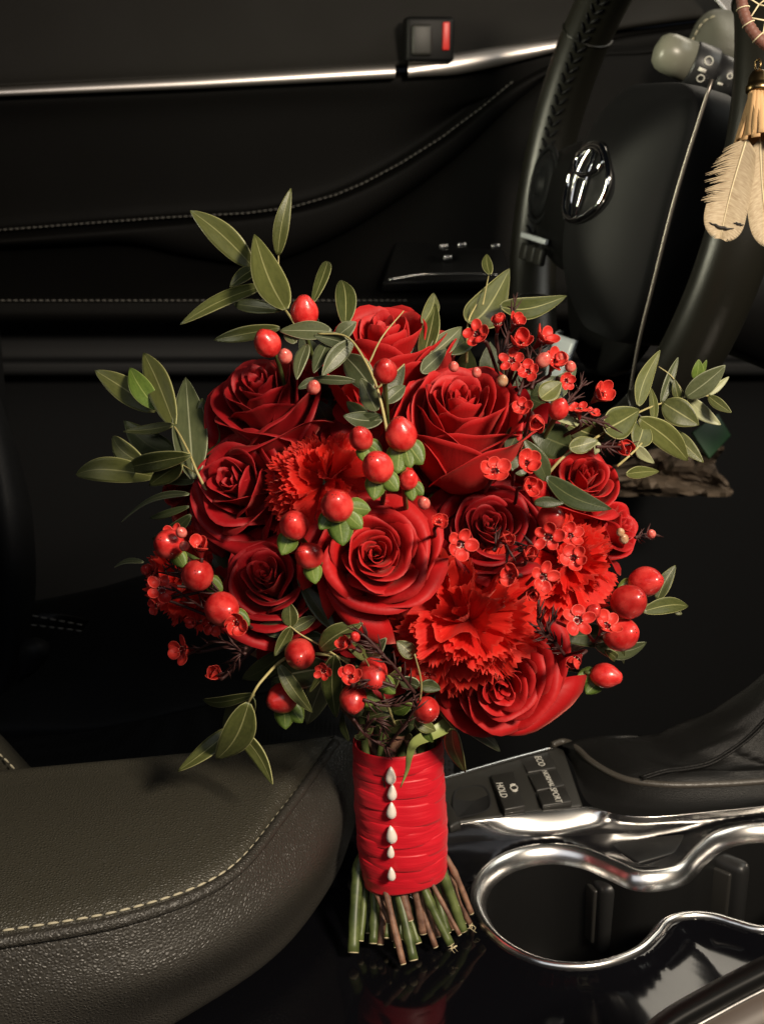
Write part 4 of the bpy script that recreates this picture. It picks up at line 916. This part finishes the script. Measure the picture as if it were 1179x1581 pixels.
sprig('leafy sprig filling the lower centre above the ribbon', [([(610, 1120, .0), (585, 1060, -.01), (560, 1010, -.014)], 3), ([(640, 1120, .0), (650, 1060, -.004), (640, 1010, -.008)], 3)],
 [(588, 1062, 548, 1028, 24, 'leaf'), (590, 1066, 618, 1030, 24, 'leaf'), (570, 1024, 596, 985, 24, 'leaf_grey'), (566, 1018, 532, 990, 20, 'leaf'), (604, 1096, 566, 1108, 24, 'leaf'), (606, 1098, 636, 1086, 22, 'leaf_fresh'), (646, 1060, 616, 1046, 24, 'leaf_grey'), (648, 1058, 680, 1064, 22, 'leaf_dark'), (640, 1014, 612, 990, 26, 'leaf'), (628, 1112, 590, 1130, 22, 'leaf'), (640, 1112, 672, 1128, 22, 'leaf'), (560, 1100, 530, 1084, 22, 'leaf_grey'), (575, 1120, 552, 1140, 16, 'leaf'), (650, 1120, 668, 1146, 14, 'leaf_fresh')], -.012)
# curling green sepal over the ribbon
cal = cr([W(x, y, d) for x, y, d in ((702, 1104, .60), (690, 1118, .592), (664, 1133, .588), (640, 1146, .588), (632, 1166, .59), (628, 1190, .597), (618, 1216, .60))], 24)
rows = []
for k, p in enumerate(cal):
    t = (cal[min(k+1, 23)]-cal[max(k-1, 0)]).normalized(); sd_ = t.cross(CF).normalized(); w_ = .0042*max(0.02, (1-k/23))**.9
    rows.append([p-sd_*w_-CF*w_*.6, p, p+sd_*w_-CF*w_*.6])
build('sepal', loft(rows), M['leaf_fresh'], bq, solid=.0006, label='curling green sepal over the ribbon edge')

# ---- hypericum berries ---------------------------------------------------
NB = 22; bprof = []
for k in range(15):
    a = PI*k/14; z = -math.cos(a); r = math.sin(a)
    z2 = z*1.08+(.10 if z > .9 else 0); bprof.append((max(.02, r*(1.0-.10*max(0, z))), z2))
bme = mesh(*lathe(bprof, NB), M['berry']); bmeP = mesh(*lathe(bprof, NB), M['berry_pink']); bmeT = mesh(*lathe(bprof, NB), M['berry_tan'])
tipme = mesh(*merge([tube([V((.06*math.cos(a), .06*math.sin(a), 1.06)), V((.12*math.cos(a), .12*math.sin(a), 1.22))], [.05, .02], 5) for a in (0, 2.1, 4.2)]), M['berry_tip'])
rws = []
suv = []
for i in range(9):
    v = i/8; wd = .42*math.sin(PI*min(1, .06+.94*v**.8))**.7
    rws.append([V((wd*q, -.25*wd*q*q+.18*v*v, 1.05*v)) for q in (-1, -.5, 0, .5, 1)]); suv += [((q+1)/2, v) for q in (-1, -.5, 0, .5, 1)]
sv, sf = loft(rws); sepme = mesh(sv, sf, M['leaf_fresh'], True, suv)
def berry(px, py, r, tipdir, dd, sepals=(), kind='berry', stem=True):
    d = dome_d(px, py)-.03+dd; R = r*d/FPX; ax = cdir(*tipdir)
    mtx = pose(W(px, py, d), ax, R, random.uniform(0, 6)) @ Matrix.Diagonal((random.uniform(.94, 1.03), random.uniform(.94, 1.03), random.uniform(.98, 1.14), 1))
    b = local('berry' if kind == 'berry' else 'bud', {'berry': bme, 'pink': bmeP, 'tan': bmeT}[kind], bq, mtx)
    if kind == 'berry':
        o = bpy.data.objects.new('berry_tip', tipme); link(o, b)
    for (sx, sy, ln) in sepals:       # direction of the sepal in the view
        dv = cdir(sx, -sy, -.15); base = W(px, py, d)-ax*R*.85
        z_ = dv; y_ = (-CF-z_*(-CF).dot(z_)).normalized(); x_ = y_.cross(z_)
        m4 = Matrix((x_, y_, z_)).transposed().to_4x4() @ Matrix.Diagonal((R*ln*1.3, R*ln, R*ln*1.2, 1)); m4.translation = W(px, py, d)+dv*R*.55+CF*R*.25
        o = bpy.data.objects.new('sepal', sepme); link(o, b); o.matrix_basis = mtx.inverted() @ m4
        s = o.modifiers.new('solid', 'SOLIDIFY'); s.thickness = .04
    if stem:
        e = W(px+(620-px)*.18, py+(1000-py)*.22, d+.04); a = W(px, py, d)-ax*R*.9
        build('berry_stem', tube(cr([a, a-ax*R*.8, e], 8), .0011, 6), M['stem_green'], bq)
BER = [(470, 482, 22, (0, .6, .5), .0, ()), (413, 530, 22, (-.3, .5, .7), .0, ()), (619, 671, 26, (-.15, .75, .6), -.006, ((.6, .8, 1.3), (-.1, 1, 1.4), (.3, 1, 1.2))),
 (557, 677, 19, (-.2, .5, .8), -.006, ((.8, .6, 1.3), (.2, 1, 1.2))), (583, 721, 25, (-.25, .4, .85), -.016, ((.7, .8, 1.1), (-.15, 1, 1.2))), (630, 741, 16, (.2, .5, .8), -.004, ((.3, 1, 1.2), (.8, .7, 1.2))),
 (520, 781, 27, (-.1, .5, .85), -.022, ((.9, .1, 1.1), (.8, .7, 1.1), (.15, 1, 1.4), (-.6, .8, .9))), (454, 811, 23, (-.1, .4, .9), -.014, ((-.4, .9, 1.3),)), (477, 858, 22, (-.4, .3, .8), -.004, ((.2, 1, 1.2),)),
 (594, 573, 19, (0, .6, .8), -.022, ()), (261, 840, 24, (-.3, .3, .9), -.008, ((.5, .8, 1),)), (305, 888, 25, (.1, .2, 1), -.006, ((.8, .5, 1),)), (343, 940, 27, (.5, -.1, .8), -.012, ((.8, .5, 1),)),
 (463, 1010, 25, (0, -.2, .9), .012, ()), (436, 1078, 24, (-.6, -.2, .7), .010, ((.7, .9, 1.2), (.1, 1, 1.2))), (545, 1079, 22, (0, -.6, .7), .004, ((.9, .2, 1.2),)), (575, 1040, 24, (.2, -.5, .8), .008, ((.8, .7, 1.1),)),
 (657, 1096, 22, (.2, .1, 1), .014, ()), (996, 898, 25, (.5, .1, .8), .022, ((-.9, .3, 1),)), (970, 929, 28, (.35, .3, .85), .012, ()), (958, 979, 27, (.45, .2, .85), .012, ()), (934, 1043, 20, (.85, -.1, .4), .016, ((-.9, .1, 1.3), (-.7, .8, 1.2))),
 (862, 632, 16, (.2, .6, .7), -.004, ()), (695, 608, 10, (0, .6, .8), .05, ()), (850, 800, 22, (.3, .2, .9), .02, ())]
for b in BER: berry(*b)
for px, py, r, k in ((440, 550, 12, 'pink'), (484, 598, 11, 'pink'), (654, 777, 10, 'pink'), (775, 588, 9, 'tan'), (700, 566, 8, 'pink'), (735, 575, 8, 'pink'), (225, 879, 8, 'berry'), (280, 822, 9, 'pink'), (957, 822, 7, 'tan'), (962, 832, 8, 'tan'), (838, 556, 12, 'pink'), (868, 552, 9, 'pink'), (1005, 824, 7, 'pink'), (548, 983, 8, 'berry'), (285, 843, 8, 'pink'), (915, 945, 12, 'berry'), (880, 566, 9, 'pink')):
    berry(px, py, r, (random.uniform(-.4, .4), .5, .7), -.012, (), k, False)

# ---- waxflowers -------------------------------------------------------------
cupv = lathe([(.08, -.95), (.13, -.8), (.24, -.35), (.39, -.05), (.42, .05), (.38, .07), (.32, -.02), (.10, -.08), (.04, .08), (.02, .34)], 16)
cupme = mesh(*cupv, M['wax_cup'])
stm = merge([tube([V((.29*math.cos(a), .29*math.sin(a), 0)), V((.27*math.cos(a), .27*math.sin(a), .16))], [.02, .015], 4) for a in [2*PI*k/8 for k in range(8)]] +
            [lathe([(.01, 0), (.03, .02), (.03, .04), (.01, .06)], 6, V((.27*math.cos(a), .27*math.sin(a), .15))) for a in [2*PI*k/8 for k in range(8)]])
stme = mesh(*stm, M['stamen'])
def wax_petal(seed):
    rnd = random.Random(seed); vs, uv = [], []
    for i in range(8):
        v = i/7
        q = PI*(.14+.86*v); wd = .40*math.sin(q)+.015
        for j in range(7):
            u = 2*j/6-1; x = .66-.42*math.cos(q); y = wd*u
            vs.append((x, y, .02+.12*v+1.15*((x-.66)**2+y*y)+rnd.uniform(-.010, .010))); uv.append((j/6, .4+.6*max(abs(u)**3, v)))
    return mesh(vs, [(i*7+j, i*7+j+1, (i+1)*7+j+1, (i+1)*7+j) for i in range(7) for j in range(6)], M['wax'], True, uv)
WP = [wax_petal(k) for k in range(4)]
def wax(px, py, r, face, dd, label=None, stem=None, close=0):
    d = dome_d(px, py)-.034+dd; R = r*1.12*d/FPX; ax = cdir(*face)
    R *= random.uniform(.86, 1.12); ax = (ax+V((random.uniform(-.3, .3), random.uniform(-.3, .3), random.uniform(-.3, .3)))).normalized()
    mtx = pose(W(px, py, d), ax, R, random.uniform(0, 6))
    f = local('waxflower', cupme, bq, mtx, label)
    o = bpy.data.objects.new('stamens', stme); link(o, f)
    for k in range(5):
        o = bpy.data.objects.new('petal', WP[random.randrange(4)]); link(o, f)
        o.matrix_basis = Matrix.Rotation(2*PI*k/5+random.uniform(-.12, .12), 4, 'Z') @ Matrix.Translation((.3, 0, 0)) @ Matrix.Rotation(-close-random.uniform(.0, .3), 4, 'Y') @ Matrix.Translation((-.3, 0, 0)) @ Matrix.Rotation(random.uniform(-.25, .25), 4, 'X') @ Matrix.Diagonal((random.uniform(.85, 1.1), random.uniform(.85, 1.12), random.uniform(.7, 1.3), 1))
        s = o.modifiers.new('solid', 'SOLIDIFY'); s.thickness = .028
    a = W(px, py, d)-ax*R*.9
    e = W(stem[0], stem[1], dome_d(*stem)+.01+dd) if stem else W(px+(640-px)*.12, py+(900-py)*.12+10, d+.04)
    build('waxflower_stem', tube(cr([a, a-ax*R*.7, a.lerp(e, .55)-ax*R*.3, e], 12), [.0008]*12, 6), M['twig_red'], bq)
WAX = [(762, 729, 24, (.05, .2, 1), -.002), (811, 716, 24, (.4, .1, .9), .0), (815, 752, 21, (.5, -.2, .9), .0), (676, 807, 20, (.1, .3, .9), -.006), (708, 840, 24, (.1, .1, 1), -.008), (780, 832, 19, (-.1, .3, .9), -.022),
 (846, 829, 22, (-.3, .1, .9), -.014), (815, 858, 22, (.1, .3, .9), -.014), (885, 862, 25, (-.2, .0, 1), -.020), (878, 828, 18, (.3, .5, .8), -.008), (790, 887, 22, (-.2, .1, 1), -.012), (836, 891, 21, (.2, -.2, 1), -.020), (822, 916, 17, (0, -.4, .9), -.016),
 (738, 518, 20, (-.3, .3, .8), -.004), (795, 499, 20, (.3, .5, .7), -.004), (800, 530, 22, (.1, .3, .9), -.010), (836, 525, 20, (.5, .4, .7), .0), (856, 560, 22, (.3, .3, .9), -.004), (790, 558, 17, (-.2, .5, .8), 0), (872, 588, 17, (.5, .2, .8), 0), (768, 500, 18, (-.2, .6, .7), .004), (815, 575, 16, (0, .3, .9), 0),
 (826, 650, 24, (.3, -.1, .9), -.012), (806, 632, 20, (-.3, .3, .9), -.010), (926, 610, 22, (.3, .4, .8), .004), (893, 634, 18, (-.3, .5, .7), .0), (960, 690, 22, (.2, -.2, .9), .008), (915, 640, 12, (0, .7, .6), .004),
 (890, 958, 23, (.0, .1, 1), -.006), (934, 968, 23, (.4, .3, .9), -.006), (888, 1020, 25, (-.3, -.2, .9), .0), (310, 846, 22, (.1, .5, .8), -.006), (250, 912, 24, (-.1, .3, .9), -.004), (238, 886, 18, (-.4, .5, .7), .004), (328, 962, 19, (.2, -.2, .9), -.002), (366, 962, 20, (.3, .1, .9), -.010), (284, 1005, 22, (-.7, .2, .6), .012), (333, 1040, 24, (-.1, .1, 1), .006), (536, 995, 18, (-.3, .4, .8), -.004), (541, 1046, 19, (-.1, .5, .8), -.008), (300, 962, 15, (-.2, -.3, .9), .006), (268, 828, 17, (-.3, .6, .7), .004), (243, 935, 15, (-.5, -.2, .8), .012), (500, 1035, 14, (-.4, 0, .9), .01), (660, 1040, 16, (0, -.3, .9), .03)]
for i, q in enumerate(WAX):
    px, py = q[:2]; st = None
    if px < 400 and py > 930: st = (410, 985)
    elif px < 400: st = (330, 910)
    elif px > 860 and py < 700: st = (840, 690)
    elif px > 730 and py < 600: st = (780, 610)
    wax(*q, stem=st, close=random.choice((0, .2, .4, .6, .95)))
# dark needle twigs of the waxflower
def needle_twig(pts, n, ln, label=None, dd=-.03):
    ps = cr([W(x, y, dome_d(x, y)+dd) for x, y in pts], 20); parts = [tube(ps, [.0007*(1.2-.7*k/20) for k in range(20)], 6)]
    for k in range(n):
        i = 1+int(17*k/n); t = (ps[i+1]-ps[i]).normalized(); a = random.uniform(0, 2*PI); s1 = t.cross(CF).normalized(); s2 = t.cross(s1)
        dv = (t*1.0+(s1*math.cos(a)+s2*math.sin(a))*.8).normalized(); l_ = ln*random.uniform(.7, 1.2)*.33e-3
        parts.append(tube([ps[i], ps[i]+dv*l_*.5, ps[i]+dv*l_+t*l_*.15], [.0003, .0005, .0001], 4))
    build('needle_twig', merge(parts), M['twig_red'], bq)
for pts in ([(770, 560), (785, 510), (798, 452)], [(820, 600), (830, 560), (836, 505)], [(800, 610), (815, 560), (810, 520)], [(860, 640), (885, 610), (905, 588)], [(760, 850), (775, 835), (790, 860)], [(880, 640), (920, 650), (940, 655)], [(800, 850), (830, 850), (790, 835)], [(300, 910), (280, 885), (255, 870)], [(345, 920), (310, 900), (232, 880)], [(350, 960), (300, 930), (262, 905)], [(380, 1010), (340, 990), (290, 1010)], [(380, 1000), (365, 1020), (340, 1045)], [(850, 990), (830, 960), (835, 940)], [(860, 1000), (845, 975), (860, 950)], [(870, 1010), (850, 985), (825, 975)], [(590, 1010), (560, 980), (545, 985)], [(610, 1060), (575, 1050), (540, 1055)], [(640, 1070), (600, 1020), (570, 1000)], [(560, 1130), (580, 1110), (600, 1140)], [(600, 1150), (630, 1110), (650, 1080)], [(545, 1110), (570, 1140), (610, 1160)], [(980, 830), (995, 825), (1010, 822)], [(920, 690), (940, 690), (965, 690)], [(560, 1080), (600, 1090), (640, 1080)]):
    needle_twig(pts, 14, 22)

# ---- stems above the ribbon, inner foliage ----------------------------------
HT = W(613, 1146, .628)          # where stems are bound
sb = []
rnd = random.Random(5)
targets = [(716, 680), (598, 560), (580, 900), (398, 660), (380, 800), (430, 930), (757, 850), (772, 1070), (900, 780), (940, 850), (722, 990), (500, 780), (880, 900), (290, 900), (360, 990), (900, 990), (560, 1040), (640, 1000), (680, 1040), (480, 1040), (840, 1000), (600, 1040), (540, 1000)]
for k, (x, y) in enumerate(targets):
    a = rnd.uniform(0, 2*PI); r0 = rnd.uniform(.3, 1)*.019
    p0 = HT+CR*r0*math.cos(a)-CF*r0*.8*math.sin(a)-CU*.006; p2 = W(x, y, dome_d(x, y)+.045)
    p1 = p0.lerp(p2, .35)+CU*.012
    build('stem', tube(cr([HT+(p0-HT)*.8-CU*.02, p0, p1, p2], 14), rnd.uniform(.0016, .0030), 7), M[rnd.choice(('stem_green', 'stem_green', 'stem_brown'))], bq)
# filler foliage deep inside the head
fv, ff, fuv = [], [], []
for k in range(420):
    a = rnd.uniform(0, 2*PI); q = math.sqrt(rnd.random()); px = 615+q*300*math.cos(a); py = 810+q*290*math.sin(a)
    if py > 1040: continue
    d = dome_d(px, py)+.035+rnd.uniform(0, .05)
    c = W(px, py, d); dv = cdir(rnd.uniform(-1, 1), rnd.uniform(-1, 1), rnd.uniform(-.2, .4)); sd_ = dv.cross(CF).normalized(); l_ = rnd.uniform(.014, .026)
    rws = []
    for i in range(6):
        v = i/5; wd = l_*.24*math.sin(PI*min(1, .04+.96*v)); rws.append([c+dv*l_*v+sd_*wd*u_-CF*(.003*math.sin(PI*v)) for u_ in (-1, 0, 1)]); fuv += [((u_+1)/2, v) for u_ in (-1, 0, 1)]
    v_, f_ = loft(rws); b0 = len(fv); fv += v_; ff += [tuple(i+b0 for i in t) for t in f_]
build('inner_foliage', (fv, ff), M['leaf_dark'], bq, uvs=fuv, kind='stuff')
fv, ff, fuv = [], [], []
for k in range(260):
    a = rnd.uniform(0, 2*PI); q = math.sqrt(rnd.random()); px = 615+q*285*math.cos(a); py = 800+q*235*math.sin(a)
    c = W(px, py, dome_d(px, py)+.022+rnd.uniform(0, .03)); dv = cdir(rnd.uniform(-1, 1), rnd.uniform(-1, 1), rnd.uniform(-.1, .5)); sd_ = dv.cross(CF).normalized(); l_ = rnd.uniform(.012, .020)
    rws = []
    for i in range(7):
        v = i/6; wd = l_*.55*math.sin(PI*min(1, .08+.80*v))**.7; rws.append([c+dv*l_*v+sd_*wd*u_-CF*(.004*u_*u_+.003*math.sin(PI*v)+.001*math.sin(5*u_+k)) for u_ in (-1, -.5, 0, .5, 1)]); fuv += [((u_+1)/2, v) for u_ in (-1, -.5, 0, .5, 1)]
    v_, f_ = loft(rws); b0 = len(fv); fv += v_; ff += [tuple(i+b0 for i in t) for t in f_]
build('inner_petals', (fv, ff), M['rose_shaded'], bq, uvs=fuv, kind='stuff')
for k in range(46):
    x = 530+rnd.uniform(0, 155); y = 1040+rnd.uniform(0, 105)
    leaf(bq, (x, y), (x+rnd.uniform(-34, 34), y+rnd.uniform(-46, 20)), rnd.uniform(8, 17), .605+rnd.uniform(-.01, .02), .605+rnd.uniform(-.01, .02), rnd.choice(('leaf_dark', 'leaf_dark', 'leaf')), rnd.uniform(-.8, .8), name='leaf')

# ---- ribbon handle -----------------------------------------------------------
HA = W(613, 1146, .628); HB = W(624, 1352, .645); hax = (HA-HB).normalized(); hl = (HA-HB).length
hx = (CR-hax*CR.dot(hax)).normalized(); hy = hax.cross(hx)          # hy roughly away from the camera
if hy.dot(CF) < 0: hy = -hy
def hrad(s):   # radius along the handle, s=0 bottom .. 1 top
    return pw([(0, .0212), (.08, .0222), (.25, .0232), (.5, .0233), (.8, .0229), (1, .0227)], s)
wrap = build('ribbon_wrap', loft([[HB+hax*hl*s+(hx*math.cos(a)+hy*.86*math.sin(a))*hrad(s)*.95 for a in [2*PI*k/48 for k in range(48)]] for s in [i/12 for i in range(13)]], True), M['ribbon'], bq, label='scarlet satin ribbon wound round the stems')
NT = 11
redge = [0]
for k in range(NT): redge.append(redge[-1]+random.Random(k+9).uniform(.6, 1.4))
redge = [q/redge[-1] for q in redge]
for k in range(NT):
    rnd2 = random.Random(k+40); s0 = redge[k]-.022; s1 = redge[k+1]+.012; ph = rnd2.uniform(0, 6); sl = rnd2.uniform(-.022, .022); rdg = rnd2.uniform(.00004, .00022); rws = []
    for i in range(11):
        v = i/10; r_ = []
        for j in range(73):
            a = 2*PI*j/72
            s = s0+(s1-s0)*v+sl*math.cos(a)+.006*math.sin(2*a+ph)+(.02*math.cos(a+1.4) if k in (0,) else 0)
            rad = hrad(min(1, max(0, s)))+rdg*(1-v)**1.3-.0002+.00035*math.sin(3*a+ph+k)+.00012*math.sin(9*a+ph*2+4*v)*math.sin(PI*v)+.00011*math.sin(v*9+2.2*math.cos(a+ph))+.0004*math.sin(PI*v)
            r_.append(HB+hax*hl*s+(hx*math.cos(a)+hy*.86*math.sin(a))*rad)
        rws.append(r_)
    build('ribbon_turn', loft(rws), M['ribbon'], wrap, solid=.00018)
prof = [(.03, 1.0), (.16, .86), (.34, .55), (.50, .15), (.60, -.25), (.58, -.6), (.40, -.88), (.12, -1.0), (.02, -1.02)]
for (px, py, ln) in ((603, 1197, 26), (605, 1223, 24), (604, 1251, 25), (604, 1288, 27), (603, 1315, 19), (604, 1349, 21)):
    s = (W(px, py, .62)-HB).dot(hax)/hl
    ang = math.atan2(-1, (px-613-(1-s)*11)/68)
    c = HB+hax*((W(px, py, .62)-HB).dot(hax)); d0 = .622
    p = W(px, py, (c-CAM).dot(CF)-.0232*.86-.0016)
    build('pearl_pin', lathe([(r*ln*.5*d0/FPX*1.06, z*ln*.5*d0/FPX*1.08) for r, z in prof], 20, p, (hax+CR*random.uniform(-.08, .08)).normalized()), M['pearl'], bq)

# ---- cut stem ends below the ribbon -------------------------------------------
ST = [(555, 1333, 545, 1470, 18, 'g', 0), (572, 1350, 601, 1424, 8, 'b', -.012), (577, 1350, 576, 1456, 14, 'g', .004), (590, 1352, 587, 1458, 11, 'b', .006), (592, 1352, 622, 1488, 10, 'b', -.016), (603, 1358, 608, 1452, 8, 'b', 0), (608, 1352, 638, 1482, 15, 'g', -.010), (618, 1354, 632, 1421, 13, 'b', -.014),
 (636, 1356, 653, 1441, 13, 'b', -.010), (646, 1354, 695, 1458, 13, 'g', -.014), (626, 1380, 645, 1456, 12, 'g', 0), (658, 1350, 709, 1443, 7, 'b', -.016), (678, 1340, 714, 1437, 15, 'g', -.004), (687, 1322, 727, 1410, 9, 'b', -.006), (668, 1350, 690, 1440, 13, 'g', .006), (696, 1360, 725, 1426, 9, 'b', .004), (560, 1340, 562, 1430, 10, 'b', .014), (640, 1350, 662, 1440, 12, 'g', .012), (662, 1350, 676, 1446, 9, 'b', .012), (600, 1350, 596, 1448, 12, 'g', .014), (570, 1345, 568, 1440, 9, 'g', .016), (585, 1350, 582, 1446, 10, 'b', .010), (612, 1352, 617, 1450, 11, 'g', .010), (628, 1354, 634, 1446, 9, 'b', .016), (650, 1352, 668, 1450, 11, 'b', .002), (672, 1346, 700, 1434, 10, 'b', .010), (682, 1338, 718, 1424, 11, 'g', .010), (564, 1340, 556, 1452, 11, 'g', .008), (604, 1354, 612, 1462, 10, 'g', -.004), (640, 1354, 672, 1462, 9, 'b', -.006)]
for x0, y0, x1, y1, w_, k, o in ST:
    rnd3 = random.Random(x1); dA = .645+o*.75; dB = .648+o*1.3
    a0 = W(x0, y0, dA); b0 = W(x1, y1, dB)
    if b0.z < .002: b0 = W(x1, y1, dB)+CAM*0; rr_ = ray(x1, y1); b0 = CAM+rr_*min(dB, (.003-CAM.z)/rr_.z)
    up_ = a0+(a0-b0).normalized()*.012; up_ = up_+(HB+hax*.014-up_)*.3
    path = cr([up_, a0, a0.lerp(b0, .5)+CR*rnd3.uniform(-.0012, .0012), b0], 18); R = w_*.5*.64/FPX
    rad = [R*(1+.05*math.sin(i*1.7+x1)) for i in range(18)]; nod = rnd3.randrange(7, 15); rad[nod] *= 1.22; rad[nod-1] *= 1.08
    s = build('stem', tube(path, rad, 12), M['stem_green' if k == 'g' else 'stem_brown'], bq)
    t = (path[-1]-path[-2]).normalized()
    build('cut_end', lathe([(R*.96, 0), (R*.9, .0004), (.0001, .0006)], 12, path[-1], t), M['stem_cut'], s)
# frayed white fibres at some stem ends
for (x, y, d, n) in ((545, 1468, .648, 14), (698, 1462, .63, 6), (722, 1430, .643, 5)):
    fb = []
    for k in range(n):
        a = W(x+random.uniform(-8, 8), y-2, d); fb.append(tube([a, a+CR*random.uniform(-.002, .002)-CU*random.uniform(.001, .002), a+CR*random.uniform(-.0045, .0045)-CU*random.uniform(.0015, .0042)], [.00022, .0002, .0001], 4))
    build('frayed_fibres', merge(fb), M['stem_cut'], bq, kind='stuff')
